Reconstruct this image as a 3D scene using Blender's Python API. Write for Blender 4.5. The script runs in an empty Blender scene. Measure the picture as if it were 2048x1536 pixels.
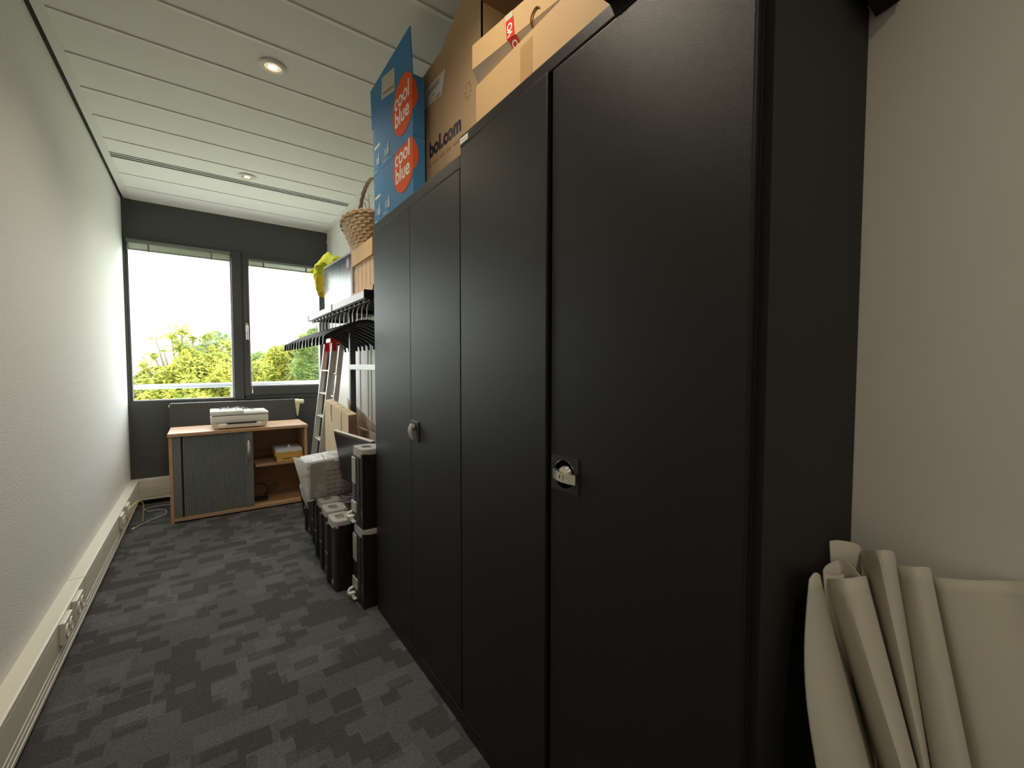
import bpy, bmesh, math, random
from mathutils import Vector, Matrix, noise
random.seed(7)
C = bpy.context.scene.collection
PI = math.pi
R = math.radians

# ---------------------------------------------------------------- measures
EYE = 1.2414            # camera height
XL, XR, YW, YF, ZC = -0.547, 1.137, 5.038, -1.75, 2.703   # room
XF = 0.69               # cabinet fronts

# ---------------------------------------------------------------- materials
MATS = {}
def mat(name, col, rough=0.5, metal=0.0, bump=0.0, bscale=200.0, var=0.0, vscale=8.0, spec=0.5, coat=0.0,
        stretch=None, alpha=1.0, trans=0.0, sheen=0.0):
    if name in MATS: return MATS[name]
    m = bpy.data.materials.new(name); m.use_nodes = True
    nt = m.node_tree; b = nt.nodes['Principled BSDF']
    b.inputs['Base Color'].default_value = (*col, 1)
    b.inputs['Roughness'].default_value = rough
    b.inputs['Metallic'].default_value = metal
    b.inputs['Specular IOR Level'].default_value = spec
    if coat: b.inputs['Coat Weight'].default_value = coat
    if sheen: b.inputs['Sheen Weight'].default_value = sheen
    b.inputs['Alpha'].default_value = alpha
    b.inputs['Transmission Weight'].default_value = trans
    tc = nt.nodes.new('ShaderNodeTexCoord'); mp = nt.nodes.new('ShaderNodeMapping')
    nt.links.new(tc.outputs['Object'], mp.inputs['Vector'])
    if stretch: mp.inputs['Scale'].default_value = stretch
    n = nt.nodes.new('ShaderNodeTexNoise'); n.inputs['Scale'].default_value = vscale; n.inputs['Detail'].default_value = 4
    nt.links.new(mp.outputs[0], n.inputs['Vector'])
    mx = nt.nodes.new('ShaderNodeMix'); mx.data_type = 'RGBA'
    v = max(var, 0.03)
    mx.inputs[6].default_value = (*[c * (1 - v) for c in col], 1)
    mx.inputs[7].default_value = (*[min(1, c * (1 + v)) for c in col], 1)
    nt.links.new(n.outputs['Fac'], mx.inputs[0]); nt.links.new(mx.outputs[2], b.inputs['Base Color'])
    if bump:
        n2 = nt.nodes.new('ShaderNodeTexNoise'); n2.inputs['Scale'].default_value = bscale; n2.inputs['Detail'].default_value = 3
        nt.links.new(mp.outputs[0], n2.inputs['Vector'])
        bp_ = nt.nodes.new('ShaderNodeBump'); bp_.inputs['Strength'].default_value = bump; bp_.inputs['Distance'].default_value = 0.002
        nt.links.new(n2.outputs['Fac'], bp_.inputs['Height']); nt.links.new(bp_.outputs[0], b.inputs['Normal'])
    MATS[name] = m
    return m

def emat(name, col, s):
    m = bpy.data.materials.new(name); m.use_nodes = True
    nt = m.node_tree; nt.nodes.clear()
    e = nt.nodes.new('ShaderNodeEmission'); e.inputs[0].default_value = (*col, 1); e.inputs[1].default_value = s
    o = nt.nodes.new('ShaderNodeOutputMaterial'); nt.links.new(e.outputs[0], o.inputs[0])
    return m

M_wall = mat('wall_paint', (0.77, 0.77, 0.745), 0.75, bump=0.9, bscale=170, var=0.04, vscale=60)
M_panelwall = mat('panel_wall', (0.77, 0.76, 0.72), 0.45, bump=0.1, bscale=300)
M_ceil = mat('ceiling_panel', (0.88, 0.875, 0.83), 0.8, bump=0.25, bscale=500, var=0.05, vscale=400)
M_trimw = mat('ceiling_trim', (0.80, 0.79, 0.73), 0.5)
M_black = mat('shadow_black', (0.01, 0.01, 0.01), 0.8)
M_dark = mat('anthracite_paint', (0.06, 0.063, 0.06), 0.55, bump=0.15, bscale=400)
M_frame = mat('window_frame_paint', (0.055, 0.057, 0.056), 0.4)
M_duct = mat('duct_cream', (0.72, 0.69, 0.59), 0.38, bump=0.03)
M_socket = mat('socket_cream', (0.74, 0.71, 0.62), 0.35)
M_steel = mat('cabinet_steel', (0.0135, 0.0137, 0.0128), 0.42, bump=0.35, bscale=700, spec=0.27)
M_steelside = mat('cabinet_side_steel', (0.016, 0.017, 0.014), 0.55, bump=0.3, bscale=700, spec=0.25)
M_plinth = mat('plinth_black', (0.008, 0.008, 0.008), 0.6)
M_plastic = mat('black_plastic', (0.012, 0.012, 0.012), 0.35)
M_matte = mat('black_matte', (0.014, 0.014, 0.015), 0.65, bump=0.2, bscale=500)
M_cloth = mat('black_cloth', (0.006, 0.006, 0.007), 0.95, bump=0.5, bscale=600)
M_chrome = mat('chrome', (0.75, 0.74, 0.72), 0.16, metal=1.0)
M_nickel = mat('nickel_brushed', (0.78, 0.74, 0.66), 0.3, metal=1.0)
M_alu = mat('aluminium', (0.62, 0.61, 0.57), 0.42, metal=0.75, var=0.08, vscale=20)
M_grey = mat('grey_plastic', (0.42, 0.42, 0.41), 0.4)
M_greytop = mat('grey_top', (0.20, 0.205, 0.21), 0.4)
M_white = mat('white_plastic', (0.80, 0.79, 0.75), 0.35)
M_whitetop = mat('white_lid', (0.86, 0.86, 0.85), 0.3)
M_paper = mat('paper_white', (0.74, 0.76, 0.86), 0.8)
M_wrap = mat('ream_wrap', (0.72, 0.43, 0.10), 0.55, var=0.15, vscale=40)
M_tambour = mat('tambour_grey', (0.165, 0.178, 0.180), 0.5)
M_red = mat('red_plastic', (0.62, 0.03, 0.02), 0.35)
M_card = mat('cardboard', (0.47, 0.33, 0.19), 0.8, bump=0.15, bscale=150, var=0.08, vscale=6)
M_cardlit = mat('cardboard_kraft', (0.52, 0.345, 0.165), 0.75, bump=0.1, bscale=150, var=0.05, vscale=5)
M_cardpale = mat('cardboard_pale', (0.66, 0.52, 0.33), 0.75, bump=0.15, bscale=120, var=0.1, vscale=9)
M_cardgrey = mat('cardboard_grey', (0.56, 0.48, 0.40), 0.8, bump=0.15, bscale=150, var=0.08)
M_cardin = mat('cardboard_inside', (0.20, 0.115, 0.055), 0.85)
M_blue = mat('blue_box_print', (0.045, 0.20, 0.43), 0.75, bump=0.1, bscale=60, var=0.06, vscale=6)
M_orange = mat('orange_print', (0.80, 0.12, 0.03), 0.8, spec=0.2)
M_inkw = mat('white_print', (0.85, 0.83, 0.78), 0.6)
M_inkb = mat('pale_blue_print', (0.20, 0.36, 0.56), 0.6)
M_inkdark = mat('navy_print', (0.035, 0.025, 0.05), 0.6)
M_inktan = mat('tan_print', (0.30, 0.21, 0.11), 0.8)
M_label = mat('label_paper', (0.72, 0.70, 0.66), 0.6)
M_inkgrey = mat('grey_print', (0.25, 0.24, 0.24), 0.7)
M_labeltan = mat('label_tan', (0.52, 0.48, 0.38), 0.6)
M_redtape = mat('red_tape', (0.60, 0.04, 0.03), 0.35)
M_canvas = mat('canvas_vinyl', (0.56, 0.54, 0.46), 0.6, bump=0.25, bscale=300, var=0.06, vscale=6)
M_hivis = mat('hi_vis_yellow', (0.62, 0.68, 0.03), 0.7, bump=0.5, bscale=40, var=0.12, vscale=14)
M_hivis2 = mat('hi_vis_lining', (0.86, 0.66, 0.02), 0.7, bump=0.3, bscale=40)
M_valve = mat('valve_cream', (0.80, 0.74, 0.52), 0.4)
M_yellowcable = mat('cable_yellow', (0.62, 0.55, 0.10), 0.5)
M_whitecable = mat('cable_white', (0.62, 0.62, 0.54), 0.5)
M_rail = mat('railing_paint', (0.30, 0.31, 0.34), 0.5)
M_bag = None

def wood_mat(name, c1, c2, rough=0.35, axis=0, scale=5.0):
    m = bpy.data.materials.new(name); m.use_nodes = True; nt = m.node_tree; b = nt.nodes['Principled BSDF']
    tc = nt.nodes.new('ShaderNodeTexCoord'); mp = nt.nodes.new('ShaderNodeMapping')
    s = [14, 14, 14]; s[axis] = 1.0; mp.inputs['Scale'].default_value = s
    n = nt.nodes.new('ShaderNodeTexNoise'); n.inputs['Scale'].default_value = scale; n.inputs['Detail'].default_value = 6; n.inputs['Distortion'].default_value = 0.6
    r = nt.nodes.new('ShaderNodeValToRGB'); r.color_ramp.elements[0].position = 0.3; r.color_ramp.elements[1].position = 0.7
    r.color_ramp.elements[0].color = (*c1, 1); r.color_ramp.elements[1].color = (*c2, 1)
    nt.links.new(tc.outputs['Object'], mp.inputs[0]); nt.links.new(mp.outputs[0], n.inputs['Vector'])
    nt.links.new(n.outputs['Fac'], r.inputs[0]); nt.links.new(r.outputs[0], b.inputs['Base Color'])
    b.inputs['Roughness'].default_value = rough
    return m
M_beech = wood_mat('beech_laminate', (0.47, 0.27, 0.15), (0.58, 0.36, 0.21), 0.35, 0)
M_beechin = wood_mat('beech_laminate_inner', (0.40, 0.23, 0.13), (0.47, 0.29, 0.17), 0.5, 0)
M_pine = wood_mat('pine_wood', (0.50, 0.31, 0.14), (0.68, 0.47, 0.24), 0.6, 2)
M_wicker = wood_mat('wicker_cane', (0.33, 0.21, 0.11), (0.62, 0.46, 0.28), 0.6, 2, 9)

def carpet_mat():
    m = bpy.data.materials.new('carpet_tiles'); m.use_nodes = True; nt = m.node_tree; b = nt.nodes['Principled BSDF']
    L = nt.links.new
    tc = nt.nodes.new('ShaderNodeTexCoord')
    def brick(w, h, off, rot, mortar=0.0):
        mp = nt.nodes.new('ShaderNodeMapping'); mp.inputs['Location'].default_value = off; mp.inputs['Rotation'].default_value = (0, 0, rot)
        br = nt.nodes.new('ShaderNodeTexBrick'); br.inputs['Scale'].default_value = 1.0
        br.inputs['Brick Width'].default_value = w; br.inputs['Row Height'].default_value = h
        br.inputs['Mortar Size'].default_value = mortar; br.inputs['Color1'].default_value = (0, 0, 0, 1); br.inputs['Color2'].default_value = (1, 1, 1, 1)
        br.inputs['Mortar'].default_value = (0.5, 0.5, 0.5, 1); br.offset = 0.37; br.squash = 0.72; br.squash_frequency = 3
        L(tc.outputs['Object'], mp.inputs[0]); L(mp.outputs[0], br.inputs['Vector'])
        return br
    b1 = brick(0.092, 0.056, (3.3, 0, 0), 0); b2 = brick(0.135, 0.090, (1.11, 0.37, 0), 0); b3 = brick(0.5, 0.5, (0.2, 0.1, 0), 0)
    def math_(op, a, c):
        n = nt.nodes.new('ShaderNodeMath'); n.operation = op
        for i, v in enumerate((a, c)):
            if isinstance(v, (int, float)): n.inputs[i].default_value = v
            else: L(v, n.inputs[i])
        return n.outputs[0]
    d1 = math_('LESS_THAN', b1.outputs['Color'], 0.30)
    d2 = math_('LESS_THAN', b2.outputs['Color'], 0.26)
    l1 = math_('GREATER_THAN', b2.outputs['Color'], 0.80)
    base = math_('ADD', 0.092, math_('MULTIPLY', b3.outputs['Color'], 0.008))
    v = math_('SUBTRACT', base, math_('MULTIPLY', math_('MAXIMUM', d1, d2), 0.034))
    v = math_('ADD', v, math_('MULTIPLY', l1, 0.02))
    n = nt.nodes.new('ShaderNodeTexNoise'); n.inputs['Scale'].default_value = 190; n.inputs['Detail'].default_value = 6; n.inputs['Roughness'].default_value = 0.8
    mp = nt.nodes.new('ShaderNodeMapping'); mp.inputs['Scale'].default_value = (1, 1, 1)
    L(tc.outputs['Object'], mp.inputs[0]); L(mp.outputs[0], n.inputs['Vector'])
    nn = math_('MULTIPLY_ADD', n.outputs['Fac'], 3.4); nt.nodes[-1].inputs[2].default_value = -0.66
    n3 = nt.nodes.new('ShaderNodeTexNoise'); n3.inputs['Scale'].default_value = 2.2; n3.inputs['Detail'].default_value = 3
    L(tc.outputs['Object'], n3.inputs['Vector'])
    v = math_('MULTIPLY', v, nn)
    v = math_('MULTIPLY', v, math_('ADD', 0.75, math_('MULTIPLY', n3.outputs['Fac'], 0.5)))
    cmb = nt.nodes.new('ShaderNodeCombineColor')
    L(v, cmb.inputs[0]); L(math_('MULTIPLY', v, 1.01), cmb.inputs[1]); L(math_('MULTIPLY', v, 1.0), cmb.inputs[2])
    L(cmb.outputs[0], b.inputs['Base Color']); b.inputs['Roughness'].default_value = 0.95; b.inputs['Specular IOR Level'].default_value = 0.2
    bm_ = nt.nodes.new('ShaderNodeBump'); bm_.inputs['Strength'].default_value = 0.8; bm_.inputs['Distance'].default_value = 0.004
    L(n.outputs['Fac'], bm_.inputs['Height']); L(bm_.outputs[0], b.inputs['Normal'])
    return m
M_carpet = carpet_mat()

def glass_mat():
    m = bpy.data.materials.new('window_glass'); m.use_nodes = True; nt = m.node_tree; nt.nodes.clear()
    t = nt.nodes.new('ShaderNodeBsdfTransparent'); t.inputs[0].default_value = (0.95, 0.97, 0.95, 1)
    g = nt.nodes.new('ShaderNodeBsdfGlossy'); g.inputs['Roughness'].default_value = 0.02
    mx = nt.nodes.new('ShaderNodeMixShader'); mx.inputs[0].default_value = 0.05
    o = nt.nodes.new('ShaderNodeOutputMaterial')
    nt.links.new(t.outputs[0], mx.inputs[1]); nt.links.new(g.outputs[0], mx.inputs[2]); nt.links.new(mx.outputs[0], o.inputs[0])
    return m
M_glass = glass_mat()

def bag_mat(name, lo, hi):
    m = bpy.data.materials.new(name); m.use_nodes = True; nt = m.node_tree; b = nt.nodes['Principled BSDF']
    b.inputs['Base Color'].default_value = (0.86, 0.87, 0.86, 1); b.inputs['Roughness'].default_value = 0.3
    tr = nt.nodes.new('ShaderNodeBsdfTranslucent'); tr.inputs[0].default_value = (0.9, 0.92, 0.9, 1)
    tp = nt.nodes.new('ShaderNodeBsdfTransparent')
    m1 = nt.nodes.new('ShaderNodeMixShader'); m1.inputs[0].default_value = 0.5
    m2 = nt.nodes.new('ShaderNodeMixShader')
    n = nt.nodes.new('ShaderNodeTexNoise'); n.inputs['Scale'].default_value = 9
    tc = nt.nodes.new('ShaderNodeTexCoord'); nt.links.new(tc.outputs['Object'], n.inputs['Vector'])
    mr = nt.nodes.new('ShaderNodeMapRange'); mr.inputs[1].default_value = 0.3; mr.inputs[2].default_value = 0.7; mr.inputs[3].default_value = lo; mr.inputs[4].default_value = hi
    nt.links.new(n.outputs['Fac'], mr.inputs[0]); nt.links.new(mr.outputs[0], m2.inputs[0])
    o = nt.nodes['Material Output']
    nt.links.new(b.outputs[0], m1.inputs[1]); nt.links.new(tr.outputs[0], m1.inputs[2])
    nt.links.new(m1.outputs[0], m2.inputs[1]); nt.links.new(tp.outputs[0], m2.inputs[2]); nt.links.new(m2.outputs[0], o.inputs[0])
    bu = nt.nodes.new('ShaderNodeBump'); bu.inputs['Strength'].default_value = 0.6; bu.inputs['Distance'].default_value = 0.02
    n2 = nt.nodes.new('ShaderNodeTexNoise'); n2.inputs['Scale'].default_value = 14; n2.inputs['Distortion'].default_value = 1.5
    nt.links.new(tc.outputs['Object'], n2.inputs['Vector']); nt.links.new(n2.outputs['Fac'], bu.inputs['Height']); nt.links.new(bu.outputs[0], b.inputs['Normal'])
    return m
M_bag = bag_mat('milky_plastic', 0.10, 0.25)
M_film = bag_mat('taut_film', 0.60, 0.92)

def leaf_mat(name, c1, c2, c3):
    m = bpy.data.materials.new(name); m.use_nodes = True; nt = m.node_tree; b = nt.nodes['Principled BSDF']
    tc = nt.nodes.new('ShaderNodeTexCoord'); n = nt.nodes.new('ShaderNodeTexNoise'); n.inputs['Scale'].default_value = 0.9; n.inputs['Detail'].default_value = 8; n.inputs['Roughness'].default_value = 0.75
    r = nt.nodes.new('ShaderNodeValToRGB'); r.color_ramp.elements[0].position = 0.36; r.color_ramp.elements[1].position = 0.64
    r.color_ramp.elements[0].color = (*c1, 1); r.color_ramp.elements[1].color = (*c3, 1)
    e = r.color_ramp.elements.new(0.5); e.color = (*c2, 1)
    nt.links.new(tc.outputs['Object'], n.inputs['Vector']); nt.links.new(n.outputs['Fac'], r.inputs[0]); nt.links.new(r.outputs[0], b.inputs['Base Color'])
    b.inputs['Roughness'].default_value = 0.6
    tr = nt.nodes.new('ShaderNodeBsdfTranslucent'); nt.links.new(r.outputs[0], tr.inputs[0])
    mx = nt.nodes.new('ShaderNodeMixShader'); mx.inputs[0].default_value = 0.45
    o = nt.nodes['Material Output']
    nt.links.new(b.outputs[0], mx.inputs[1]); nt.links.new(tr.outputs[0], mx.inputs[2]); nt.links.new(mx.outputs[0], o.inputs[0])
    return m
M_leafy = leaf_mat('leaves_yellow_green', (0.15, 0.18, 0.03), (0.29, 0.31, 0.04), (0.46, 0.44, 0.07))
M_leafg = leaf_mat('leaves_green', (0.09, 0.16, 0.04), (0.17, 0.24, 0.06), (0.28, 0.35, 0.09))
M_leafp = leaf_mat('leaves_pale', (0.12, 0.18, 0.07), (0.20, 0.26, 0.11), (0.30, 0.35, 0.17))
M_bark = mat('bark', (0.16, 0.13, 0.09), 0.9, bump=0.5, bscale=20, var=0.2)
M_paleground = mat('pale_ground', (0.45, 0.47, 0.36), 0.95, var=0.4, vscale=0.2)  # pale paving tone, raised to bounce sky light up into the room
M_road = mat('road_paving', (0.42, 0.42, 0.42), 0.9, var=0.1, vscale=0.5)
M_house = mat('house_wall', (0.62, 0.60, 0.58), 0.8)
M_roof = mat('house_roof', (0.20, 0.20, 0.21), 0.8)

def picture_mat():
    m = bpy.data.materials.new('winter_print'); m.use_nodes = True; nt = m.node_tree; b = nt.nodes['Principled BSDF']; L = nt.links.new
    tc = nt.nodes.new('ShaderNodeTexCoord'); sx = nt.nodes.new('ShaderNodeSeparateXYZ'); L(tc.outputs['Generated'], sx.inputs[0])
    n = nt.nodes.new('ShaderNodeTexNoise'); n.inputs['Scale'].default_value = 5; mp = nt.nodes.new('ShaderNodeMapping'); mp.inputs['Scale'].default_value = (1, 4, 0.7)
    L(tc.outputs['Generated'], mp.inputs[0]); L(mp.outputs[0], n.inputs['Vector']); n.inputs['Detail'].default_value = 6
    ad = nt.nodes.new('ShaderNodeMath'); ad.operation = 'MULTIPLY_ADD'; ad.inputs[1].default_value = 0.7; L(n.outputs['Fac'], ad.inputs[0]); L(sx.outputs[2], ad.inputs[2])
    r = nt.nodes.new('ShaderNodeValToRGB'); cr = r.color_ramp
    cr.elements[0].position = 0.0; cr.elements[0].color = (0.31, 0.335, 0.34, 1)
    cr.elements[1].position = 1.0; cr.elements[1].color = (0.035, 0.06, 0.065, 1)
    for p, c in ((0.66, (0.28, 0.31, 0.32)), (0.76, (0.18, 0.24, 0.26)),):
        e = cr.elements.new(p); e.color = (*c, 1)
    mm = nt.nodes.new('ShaderNodeMath'); mm.operation = 'MULTIPLY'; mm.inputs[1].default_value = 0.82; L(ad.outputs[0], mm.inputs[0])
    L(mm.outputs[0], r.inputs[0]); L(r.outputs[0], b.inputs['Base Color']); b.inputs['Roughness'].default_value = 0.25
    return m
M_winter = picture_mat()

def perf_mat(name, base, dot, scale):
    m = bpy.data.materials.new(name); m.use_nodes = True; nt = m.node_tree; b = nt.nodes['Principled BSDF']; L = nt.links.new
    tc = nt.nodes.new('ShaderNodeTexCoord'); v = nt.nodes.new('ShaderNodeTexVoronoi'); v.inputs['Scale'].default_value = scale; v.inputs['Randomness'].default_value = 0.0
    L(tc.outputs['Object'], v.inputs['Vector'])
    r = nt.nodes.new('ShaderNodeValToRGB'); r.color_ramp.interpolation = 'CONSTANT'; r.color_ramp.elements[0].color = (*dot, 1); r.color_ramp.elements[1].position = 0.3; r.color_ramp.elements[1].color = (*base, 1)
    L(v.outputs['Distance'], r.inputs[0]); L(r.outputs[0], b.inputs['Base Color']); b.inputs['Roughness'].default_value = 0.5; b.inputs['Metallic'].default_value = 0.3
    return m
M_perf = perf_mat('perforated_bezel', (0.035, 0.035, 0.036), (0.003, 0.003, 0.003), 150)
M_grille = perf_mat('rear_grille', (0.42, 0.42, 0.40), (0.01, 0.01, 0.01), 95)

# ---------------------------------------------------------------- mesh helpers
def wloc(o):
    v = Vector((0, 0, 0))
    while o is not None:
        v += o.location; o = o.parent
    return v

class MB:
    def __init__(s): s.bm = bmesh.new()
    def _xf(s, verts, M):
        if M is not None:
            for v in verts: v.co = M @ v.co
    def box(s, x0, x1, y0, y1, z0, z1, bev=0.0, seg=2, M=None):
        r = bmesh.ops.create_cube(s.bm, size=1.0); vs = r['verts']
        for v in vs: v.co = Vector(((x0 + x1) / 2 + v.co.x * (x1 - x0), (y0 + y1) / 2 + v.co.y * (y1 - y0), (z0 + z1) / 2 + v.co.z * (z1 - z0)))
        s._xf(vs, M)
        if bev > 0:
            es = list({e for v in vs for e in v.link_edges})
            bmesh.ops.bevel(s.bm, geom=es, offset=bev, segments=seg, affect='EDGES', profile=0.5)
        return s
    def hexa(s, p):      # 8 points: bottom 4 then top 4
        vs = [s.bm.verts.new(q) for q in p]
        for f in ((3, 2, 1, 0), (4, 5, 6, 7), (0, 1, 5, 4), (1, 2, 6, 5), (2, 3, 7, 6), (3, 0, 4, 7)): s.bm.faces.new([vs[i] for i in f])
        return s
    def slab(s, a, b, c, d, t):   # quad with thickness vector t
        t = Vector(t); q = [Vector(v) for v in (a, b, c, d)]
        return s.hexa([*q, *[v + t for v in q]])
    def cyl(s, p0, p1, r, seg=16, r2=None, cap=True):
        p0 = Vector(p0); p1 = Vector(p1); d = p1 - p0; r2 = r if r2 is None else r2
        res = bmesh.ops.create_cone(s.bm, cap_ends=cap, segments=seg, radius1=r, radius2=r2, depth=d.length)
        M = Matrix.Translation((p0 + p1) / 2) @ d.to_track_quat('Z', 'Y').to_matrix().to_4x4()
        s._xf(res['verts'], M); return s
    def tube(s, pts, r, seg=8, closed=False, smooth_n=0):
        P = [Vector(p) for p in pts]
        if smooth_n:
            Q = []
            n = len(P)
            rng = range(n if closed else n - 1)
            for i in rng:
                if closed: a, b, c, d = P[(i - 1) % n], P[i], P[(i + 1) % n], P[(i + 2) % n]
                else: a, b, c, d = P[max(i - 1, 0)], P[i], P[i + 1], P[min(i + 2, n - 1)]
                for k in range(smooth_n):
                    t = k / smooth_n
                    Q.append(0.5 * ((2 * b) + (-a + c) * t + (2 * a - 5 * b + 4 * c - d) * t * t + (-a + 3 * b - 3 * c + d) * t ** 3))
            if not closed: Q.append(P[-1])
            P = Q
        n = len(P); rings = []; prev = None
        for i in range(n):
            if closed: T = P[(i + 1) % n] - P[(i - 1) % n]
            else: T = P[min(i + 1, n - 1)] - P[max(i - 1, 0)]
            T.normalize()
            if prev is None:
                u = T.orthogonal().normalized()
            else:
                u = (prev - T * prev.dot(T)); u = u.normalized() if u.length > 1e-6 else T.orthogonal().normalized()
            prev = u; w = T.cross(u)
            rr = r(i / max(n - 1, 1)) if callable(r) else r
            rings.append([s.bm.verts.new(P[i] + (u * math.cos(2 * PI * k / seg) + w * math.sin(2 * PI * k / seg)) * rr) for k in range(seg)])
        m = n if closed else n - 1
        for i in range(m):
            A, B = rings[i], rings[(i + 1) % n]
            for k in range(seg): s.bm.faces.new((A[k], A[(k + 1) % seg], B[(k + 1) % seg], B[k]))
        if not closed:
            s.bm.faces.new(rings[0][::-1]); s.bm.faces.new(rings[-1])
        return s
    def lathe(s, prof, center=(0, 0, 0), seg=32, M=None):
        rings = []
        for r_, z in prof:
            rings.append([s.bm.verts.new(Vector((center[0] + r_ * math.cos(2 * PI * k / seg), center[1] + r_ * math.sin(2 * PI * k / seg), center[2] + z))) for k in range(seg)])
        for i in range(len(rings) - 1):
            for k in range(seg): s.bm.faces.new((rings[i][k], rings[i][(k + 1) % seg], rings[i + 1][(k + 1) % seg], rings[i + 1][k]))
        if prof[0][0] > 1e-4: s.bm.faces.new(rings[0][::-1])
        if prof[-1][0] > 1e-4: s.bm.faces.new(rings[-1])
        if M is not None:
            for ring in rings:
                for v in ring: v.co = M @ v.co
        return s
    def prism(s, poly, d, M=None):  # polygon list of 3D points, extruded by vector d
        d = Vector(d); a = [s.bm.verts.new(Vector(p)) for p in poly]; b = [s.bm.verts.new(Vector(p) + d) for p in poly]
        n = len(a); s.bm.faces.new(a[::-1]); s.bm.faces.new(b)
        for i in range(n): s.bm.faces.new((a[i], a[(i + 1) % n], b[(i + 1) % n], b[i]))
        s._xf(a + b, M); return s
    def grid(s, rows, closed=False):  # rows of points
        V = [[s.bm.verts.new(Vector(p)) for p in r] for r in rows]
        for i in range(len(V) - 1):
            n = len(V[i])
            for k in range(n if closed else n - 1): s.bm.faces.new((V[i][k], V[i][(k + 1) % n], V[i + 1][(k + 1) % n], V[i + 1][k]))
        return s
    def build(s, name, m, parent=None, local=False, smooth=False, kind=None, normals=True):
        bm = s.bm
        if normals: bmesh.ops.recalc_face_normals(bm, faces=bm.faces[:])
        if parent is not None and not local:
            off = wloc(parent)
            for v in bm.verts: v.co -= off
        loc = None
        if parent is None:
            xs = [v.co for v in bm.verts]
            loc = Vector(((min(c.x for c in xs) + max(c.x for c in xs)) / 2, (min(c.y for c in xs) + max(c.y for c in xs)) / 2, min(c.z for c in xs)))
            for v in bm.verts: v.co -= loc
        me = bpy.data.meshes.new(name); bm.to_mesh(me); bm.free()
        if smooth:
            me.polygons.foreach_set('use_smooth', [True] * len(me.polygons)); me.update()
            try: me.set_sharp_from_angle(angle=R(40))
            except Exception: pass
        for mm in (m if isinstance(m, (list, tuple)) else [m]): me.materials.append(mm)
        o = bpy.data.objects.new(name, me); C.objects.link(o)
        if parent is not None: o.parent = parent
        else: o.location = loc
        if kind: o['kind'] = kind
        return o

def thing(name, label, cat, loc=(0, 0, 0), rot=(0, 0, 0), group=None):
    o = bpy.data.objects.new(name, None); C.objects.link(o); o.empty_display_size = 0.05
    o.location = loc; o.rotation_euler = rot; o['label'] = label; o['category'] = cat
    if group: o['group'] = group
    return o
def tag(o, label, cat, group=None):
    o['label'] = label; o['category'] = cat
    if group: o['group'] = group
    return o
def dup(root, loc, label, rot=None, group=None):
    def cp(o, par):
        c = o.copy(); C.objects.link(c)
        if par is not None: c.parent = par
        for ch in [x for x in bpy.data.objects if x.parent == o]: cp(ch, c)
        return c
    r = cp(root, None); r.location = loc
    if rot is not None: r.rotation_euler = rot
    r['label'] = label
    if group: r['group'] = group
    return r
def struct(o): o['kind'] = 'structure'; return o

def text_mesh(name, s, size, m, parent, org, xa, ya, depth=0.0004, align='LEFT', local=False, shear=0.0, offset=0.0, spacing=1.0):
    cu = bpy.data.curves.new(name, 'FONT'); cu.body = s; cu.size = size; cu.extrude = depth; cu.align_x = align; cu.offset = offset; cu.shear = shear; cu.space_character = spacing
    t = bpy.data.objects.new(name + '_tmp', cu); C.objects.link(t)
    me = bpy.data.meshes.new_from_object(t); bpy.data.objects.remove(t); bpy.data.curves.remove(cu)
    xa = Vector(xa).normalized(); ya = Vector(ya).normalized(); za = xa.cross(ya)
    M = Matrix((xa, ya, za)).transposed().to_4x4(); M.translation = Vector(org)
    if parent is not None and not local: M = Matrix.Translation(-wloc(parent)) @ M
    me.transform(M); me.materials.clear(); me.materials.append(m)
    o = bpy.data.objects.new(name, me); C.objects.link(o); o.parent = parent
    return o

# ---------------------------------------------------------------- room shell
struct(MB().box(XL - 0.1, XR + 0.1, YF - 0.1, YW + 0.12, -0.12, 0).build('floor', M_carpet))
struct(MB().box(XL - 0.1, XL, YF - 0.1, YW + 0.12, -0.12, ZC + 0.12).build('wall_left', M_wall))
b = MB().box(XR, XR + 0.1, YF - 0.1, YW + 0.12, -0.12, ZC + 0.12)
struct(b.build('wall_right', M_panelwall))
struct(MB().box(XL, XR, YF - 0.1, YF, 0, ZC).build('wall_front', M_wall))
# window wall: dark band over and under the windows
b = MB()
b.box(XL, XR, YW, YW + 0.10, 2.36, ZC, 0)
b.box(XL, XR, YW, YW + 0.12, 0, 0.915, 0)
b.box(XL, XL + 0.018, YW, YW + 0.10, 0.915, 2.36)
b.box(1.118, XR, YW, YW + 0.10, 0.915, 2.36)
b.box(XL, XR, YW - 0.006, YW + 0.02, 2.36, 2.385)
struct(b.build('wall_back', M_dark))
# wall panel joints on the right wall beyond the cabinets
b = MB()
for y in (4.83, 3.88, 3.66, 3.575, 3.0, 2.4):
    b.box(XR - 0.006, XR, y - 0.012, y + 0.012, 0.05, ZC - 0.06, 0.002)
b.box(XR - 0.006, XR, 2.2, YW, ZC - 0.115, ZC - 0.085, 0.002)
struct(b.build('trim_1', M_panelwall))

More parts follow.
